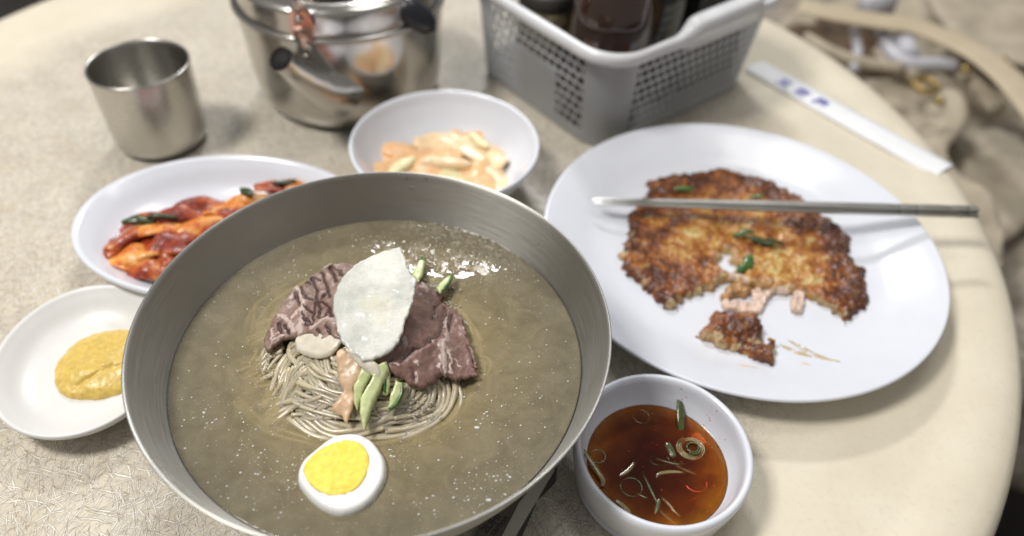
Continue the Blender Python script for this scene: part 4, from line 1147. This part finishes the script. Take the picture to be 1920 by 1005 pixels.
# handle bracket with rivet, strap handle and black grip end
def PY(px, py, y):
    """where the view through this point meets the upright plane at this y"""
    p = P(px, py, .05); t = y / p[1]
    return np.array((p[0] * t, y, H + (.05 - H) * t))
fy = KX[1] - .0768
bx = PY(565, 42, fy)
pl = []
for zz, yo in ((1, 0), (0, 0)):
    for a in np.linspace(0, 2 * math.pi, 25)[:-1]:
        x_ = .0088 * math.cos(a); z_ = .0125 * math.sin(a) if math.sin(a) > 0 else .016 * math.sin(a)
        x_ *= 1 if math.sin(a) > 0 else 1.05
        pl.append((bx[0] + x_, fy + ((bx[0] + x_ - KX[0]) ** 2) / (2 * .0768) - (.0042 if zz else -.001), bx[2] + z_))
F = [tuple(range(24)), tuple(range(47, 23, -1))] + [(i, i + 24, (i + 1) % 24 + 24, (i + 1) % 24) for i in range(24)]
bk = obj('handle_bracket', pl, F, M['copper'], kt, smooth=False)
V = ico * np.array((.0030, .0022, .0030)) + np.array((bx[0], fy - .0050 + ((bx[0] - KX[0]) ** 2) / (2 * .0768), bx[2] + .004))
obj('rivet', V, icf, M['kettle_steel'], bk)
hp = smooth_prof([np.array((bx[0], fy - .004, bx[2] + .010)), np.array((bx[0], fy - .004, .125)), np.array((bx[0] - .005, bx[1] + .02, .165)), np.array((KX[0], KX[1], .20)), np.array((KX[0] + .01, KX[1] + .06, .165)), np.array((KX[0] + .012, KX[1] + .075, .10))], 6)
V, F = tube(hp, .0025, 10, 1)
# (arched handle stands above the frame of the photograph)
obj('handle', V, F, M['kettle_steel'], kt)
g0 = PY(778, 26, .500)
V, F = tube(smooth_prof([g0 + np.array((-.014, .002, .004)), g0 + np.array((-.004, .0, .002)), g0 + np.array((.006, .0, -.006)), g0 + np.array((.007, 0, -.014))], 5), [.005, .007, .0085, .0092, .0098, .0100, .0100, .0100, .0100, .0100, .0098, .0092, .0085, .0075, .006, .003], 16)
gr = obj('side_grip', V, F, M['black_plastic'], kt)
V, F = box((g0[0] - .012, g0[1] + .006, g0[2] - .006), (.020, .004, .016), R(-20))
obj('grip_plate', V, F, M['kettle_steel'], kt, smooth=False)

# ------------------------------------------------------------------ basket
bk_a = R(41); e1 = np.array((math.cos(bk_a), math.sin(bk_a))); e2 = np.array((-math.sin(bk_a), math.cos(bk_a)))
n0 = np.array((.0600, .4500)); LX, LY_ = .205, .182; HB = .084
cen = n0 + e1 * LX / 2 + e2 * LY_ / 2
bs = empty('basket', (cen[0], cen[1], 0), 'milky grey perforated plastic basket holding condiment bottles', 'basket')
def rrect(off, r, k=10):
    hx, hy = LX / 2 - off, LY_ / 2 - off; P_ = []
    for sx_, sy_, a0 in ((1, -1, -90), (1, 1, 0), (-1, 1, 90), (-1, -1, 180)):
        for i in range(k + 1):
            a = R(a0 + 90 * i / k); P_.append((sx_ * (hx - r) + r * math.cos(a), sy_ * (hy - r) + r * math.sin(a)))
    return P_
def perim(loop, n):
    a = np.array(loop + loop[:1]); L = np.r_[0, np.cumsum(np.hypot(*np.diff(a, axis=0).T))]
    t = np.arange(n) * L[-1] / n
    return np.c_[np.interp(t, L, a[:, 0]), np.interp(t, L, a[:, 1])], L[-1]
def b2w(q): return cen + q[0] * e1 + q[1] * e2
NP = 420; NR = 50
up_, Lp = perim(rrect(.004, .030), NP); lo_, _ = perim(rrect(.0115, .026), NP)
V = []
for s in (0, 1):
    for j in range(NR + 1):
        t = j / NR
        for i in range(NP):
            q = lo_[i] * (1 - t) + up_[i] * t
            nrm = q / np.linalg.norm(q)
            w = b2w(q - nrm * .0012 * s)
            V.append((w[0], w[1], .002 + (HB - .004) * t))
F = []; K = (NR + 1) * NP
hole = lambda i, j: (j % 5 in (1, 2, 3, 4)) and (((i + (2 if (j // 5) % 2 else 0)) % 5) in (1, 2, 3, 4)) and 5 <= j < NR - 4
hx, hy = LX / 2 - .012, LY_ / 2 - .012
def cell(i, j):
    q = up_[i % NP]
    corner = abs(q[0]) > hx - .020 and abs(q[1]) > hy - .020
    panel = abs(q[0]) > hx and abs(q[1] - .0) < .028 and j < 30     # plain panel in the middle of a short side
    return hole(i % NP, j) and not corner and not panel
HC = {(i, j) for i in range(NP) for j in range(NR) if cell(i, j)}
for j in range(NR):
    for i in range(NP):
        if (i, j) in HC: continue
        i2 = (i + 1) % NP; a = j * NP + i; b = j * NP + i2; c = b + NP; d_ = a + NP
        F.append((a, b, c, d_)); F.append((a + K, d_ + K, c + K, b + K))
        for (ni, nj, p, q) in ((i, j - 1, a, b), (i, j + 1, c, d_), ((i - 1) % NP, j, d_, a), (i2, j, b, c)):
            if (ni, nj) in HC: F.append((q, p, p + K, q + K))
obj('perforated_wall', V, F, M['basket'], bs, smooth=False)
fl_ = [b2w(q) for q in rrect(.0115, .026)]
n = len(fl_)
V = [(p[0], p[1], .0035) for p in fl_] + [(p[0], p[1], .0015) for p in fl_]
F = [tuple(range(n)), tuple(range(2 * n - 1, n - 1, -1))] + [(i, i + n, (i + 1) % n + n, (i + 1) % n) for i in range(n)]
obj('basket_floor', V, F, M['basket'], bs, smooth=False)
# rolled rim with a raised grip on the right hand side
RP = 160; q_, _ = perim(rrect(.002, .031), RP)
V = []
pr = [(-.0030, -.006), (-.0042, -.0055), (-.0044, .0), (-.0030, .0022), (0, .0028), (.0024, .0020), (.0026, .0), (.0012, -.001), (-.0022, -.0012)]
for i in range(RP):
    q = q_[i]; nrm = q / np.linalg.norm(q)
    g = 1 / (1 + math.exp(-(.040 - abs(q[0] - .012)) / .0025)) if q[1] < -hy + .012 else 0
    for o_, z in pr:
        w = b2w(q - nrm * o_ * 1.0 * (1 + .9 * g))
        V.append((w[0], w[1], HB + z + (.010 * g if z > -.003 else -.0015 * g)))
F = []; m_ = len(pr)
for i in range(RP):
    for k in range(m_):
        F.append((i * m_ + k, ((i + 1) % RP) * m_ + k, ((i + 1) % RP) * m_ + (k + 1) % m_, i * m_ + (k + 1) % m_))
obj('rim', V, F, M['basket_rim'], bs)
# contents
def standing(name, c, prof, mat, label, cat, extra=None):
    r = empty(name, (c[0], c[1], .004), label, cat)
    V, F = lathe([tuple(p) for p in smooth_prof(prof, 4)], (c[0], c[1], .004), 64)
    obj('bottle_body' if 'bottle' in name else 'jar_body', V, F, mat, r)
    return r
c = cen + e1 * (-.055) + e2 * (-.041)
b1 = standing('condiment_bottle', c, [(.001, 0), (.026, 0), (.030, .003), (.031, .04), (.0305, .075), (.029, .092), (.024, .112), (.017, .128), (.0145, .142), (.0145, .155), (.001, .156)], M['brown_glass'], 'dark brown glass bottle in the near corner of the basket', 'bottle')
V, F = lathe([(.0155, .150), (.0165, .152), (.0165, .172), (.014, .175), (.0, .175)], (c[0], c[1], .004), 32); obj('bottle_cap', V, F, M['basket_rim'], b1)
c = cen + e1 * (.002) + e2 * (-.026)
standing('condiment_bottle', c, [(.001, 0), (.027, 0), (.030, .003), (.031, .06), (.031, .110), (.026, .130), (.014, .150), (.012, .19), (.001, .191)], M['green_glass'], 'very dark green bottle behind the brown one in the basket', 'bottle')
c = cen + e1 * (.058) + e2 * (-.022)
nb = empty('napkin_box', (c[0], c[1], .004), 'dark olive box filling the right half of the basket', 'box')
V, F = box((c[0], c[1], .059), (.070, .075, .110), bk_a); obj('box_body', V, F, M['dark_box'], nb, smooth=False)
V, F = box((c[0], c[1], .1155), (.064, .069, .003), bk_a); obj('box_lid', V, F, M['dark_box'], nb, smooth=False)
c = cen + e1 * (-.058) + e2 * (.026)
j = standing('seasoning_jar', c, [(.001, 0), (.021, 0), (.024, .003), (.024, .062), (.021, .070), (.001, .071)], M['seasoning'], 'speckled brown seasoning jar at the left end of the basket', 'jar')
V, F = lathe([(.022, .068), (.024, .069), (.024, .080), (.022, .083), (.0, .083)], (c[0], c[1], .004), 32); obj('jar_lid', V, F, M['dark_steel'], j)

# ------------------------------------------------------------------ bag and seat beside the table
ZB = -.10
def sheet(pts, zf, h, name, mat, parent, amp, fs, th=.01, er=.02, rough=0):
    L = [P(x, y, ZB)[:2] for x, y in pts]
    V, F, at = slab([L], h, lambda x, y, d: zf(x, y) + fbm(x, y, fs, 3, 5) * amp, lambda x, y: zf(x, y) - th, er, .1, rough)
    return obj(name, V, F, mat, parent)
bg = empty('handbag', tuple(P(1700, 100, -.25)), 'open beige canvas bag with tan strap on the seat right of the table', 'bag')
sheet([(1500,60),(1560,92),(1640,118),(1720,130),(1800,150),(1840,190),(1800,250),(1900,360),(1900,480),(1820,460),(1690,300),(1560,200),(1480,130)], lambda x, y: ZB + 0 * x - .02, .006, 'bag_front', M['canvas'], bg, .03, 14)
sheet([(1500,-40),(1640,-60),(1780,40),(1860,110),(1830,170),(1740,150),(1640,130),(1560,100),(1505,60)], lambda x, y: ZB + 0 * x - .07, .008, 'lining', M['bag_dark'], bg, .02, 20)
sheet([(1760,-40),(2000,-60),(2020,120),(1930,110),(1850,85),(1790,50)], lambda x, y: ZB + 0 * x, .008, 'side_flap', M['canvas'], bg, .02, 10)
def cord(pts, z, rad, mat, name, parent, flat=1.0, seg=10):
    q = smooth_prof([P(x, y, z if not isinstance(z, (list, tuple)) else z[i]) for i, (x, y) in enumerate(pts)], 8)
    V, F = tube(q, rad, seg, flat)
    return obj(name, V, F, mat, parent)
cord([(1500,10),(1560,24),(1640,38),(1720,50),(1790,78),(1850,112),(1910,165),(1970,240)], ZB + .03, .021, M['strap'], 'strap', bg, .18, 16)
cord([(1510,70),(1560,98),(1620,118),(1690,128)], ZB + .01, .007, M['canvas'], 'opening_hem', bg)
cord([(1700,140),(1760,120),(1820,150),(1870,205)], ZB + .0, .010, M['canvas'], 'opening_hem', bg)
V, F = lathe([(.0135 + .0028 * math.cos(a), .0042 * math.sin(a)) for a in np.linspace(0, 2 * math.pi, 13)[:-1]], tuple(P(1735, 160, ZB + .012)), 40, (1, 1), 0, True)
obj('ring', V, F, M['gold'], bg)
cb = empty('cable', tuple(P(1680, 90, ZB)), 'loop of white cable and plug lying in the open bag', 'cable')
cord([(1602,60),(1608,95),(1600,130)], ZB + .005, .006, M['cord_white'], 'cable_run', cb)
cord([(1655,60),(1668,95),(1700,118),(1760,120),(1790,122)], ZB + .01, .008, M['cord_white'], 'cable_run', cb)
cord([(1690,70),(1700,90),(1705,105)], ZB + .015, .012, M['cord_white'], 'plug', cb)
V, F = box(P(1645, 10, ZB), (.045, .02, .03), .3)
grp(obj('bottle_top', V, F, M['cord_white']), 'pale blue white object sticking out of the bag at the top edge', 'container')
for k, (px, py) in enumerate([(1762,190),(1810,130),(1880,112)]):
    V = ico * .006 + P(px, py, ZB + .02)
    obj('stud', V, icf, M['gold'], bg)
st = empty('seat', (.75, .45, -.27), 'grey brown patterned fabric seat below the right edge of the table', 'seat')
V, F, at = slab([[(.36, .42), (.95, .36), (1.25, .95), (1.2, 1.6), (.25, 1.6), (.16, .95), (.22, .78), (.33, .62)]], .012, lambda x, y, d: -.20 + fbm(x, y, 12, 3, 3) * .05 - (x - .4) * .05, -.30, .04, .1)
obj('cushion', V, F, M['quilt'], st)
sheet([(1490,-60),(1700,-120),(2000,-120),(2060,180),(1960,330),(1880,230),(1800,170),(1640,130),(1520,80)], lambda x, y: ZB + 0 * x - .085, .010, 'bag_back', M['canvas'], bg, .05, 14)
V, F = join([box((xx, yy, -.51), (.03, .03, .42)) for xx, yy in ((.45, .5), (.9, .45), (.95, .85), (.42, .9))])
obj('legs', V, F, M['dark_steel'], st, smooth=False)
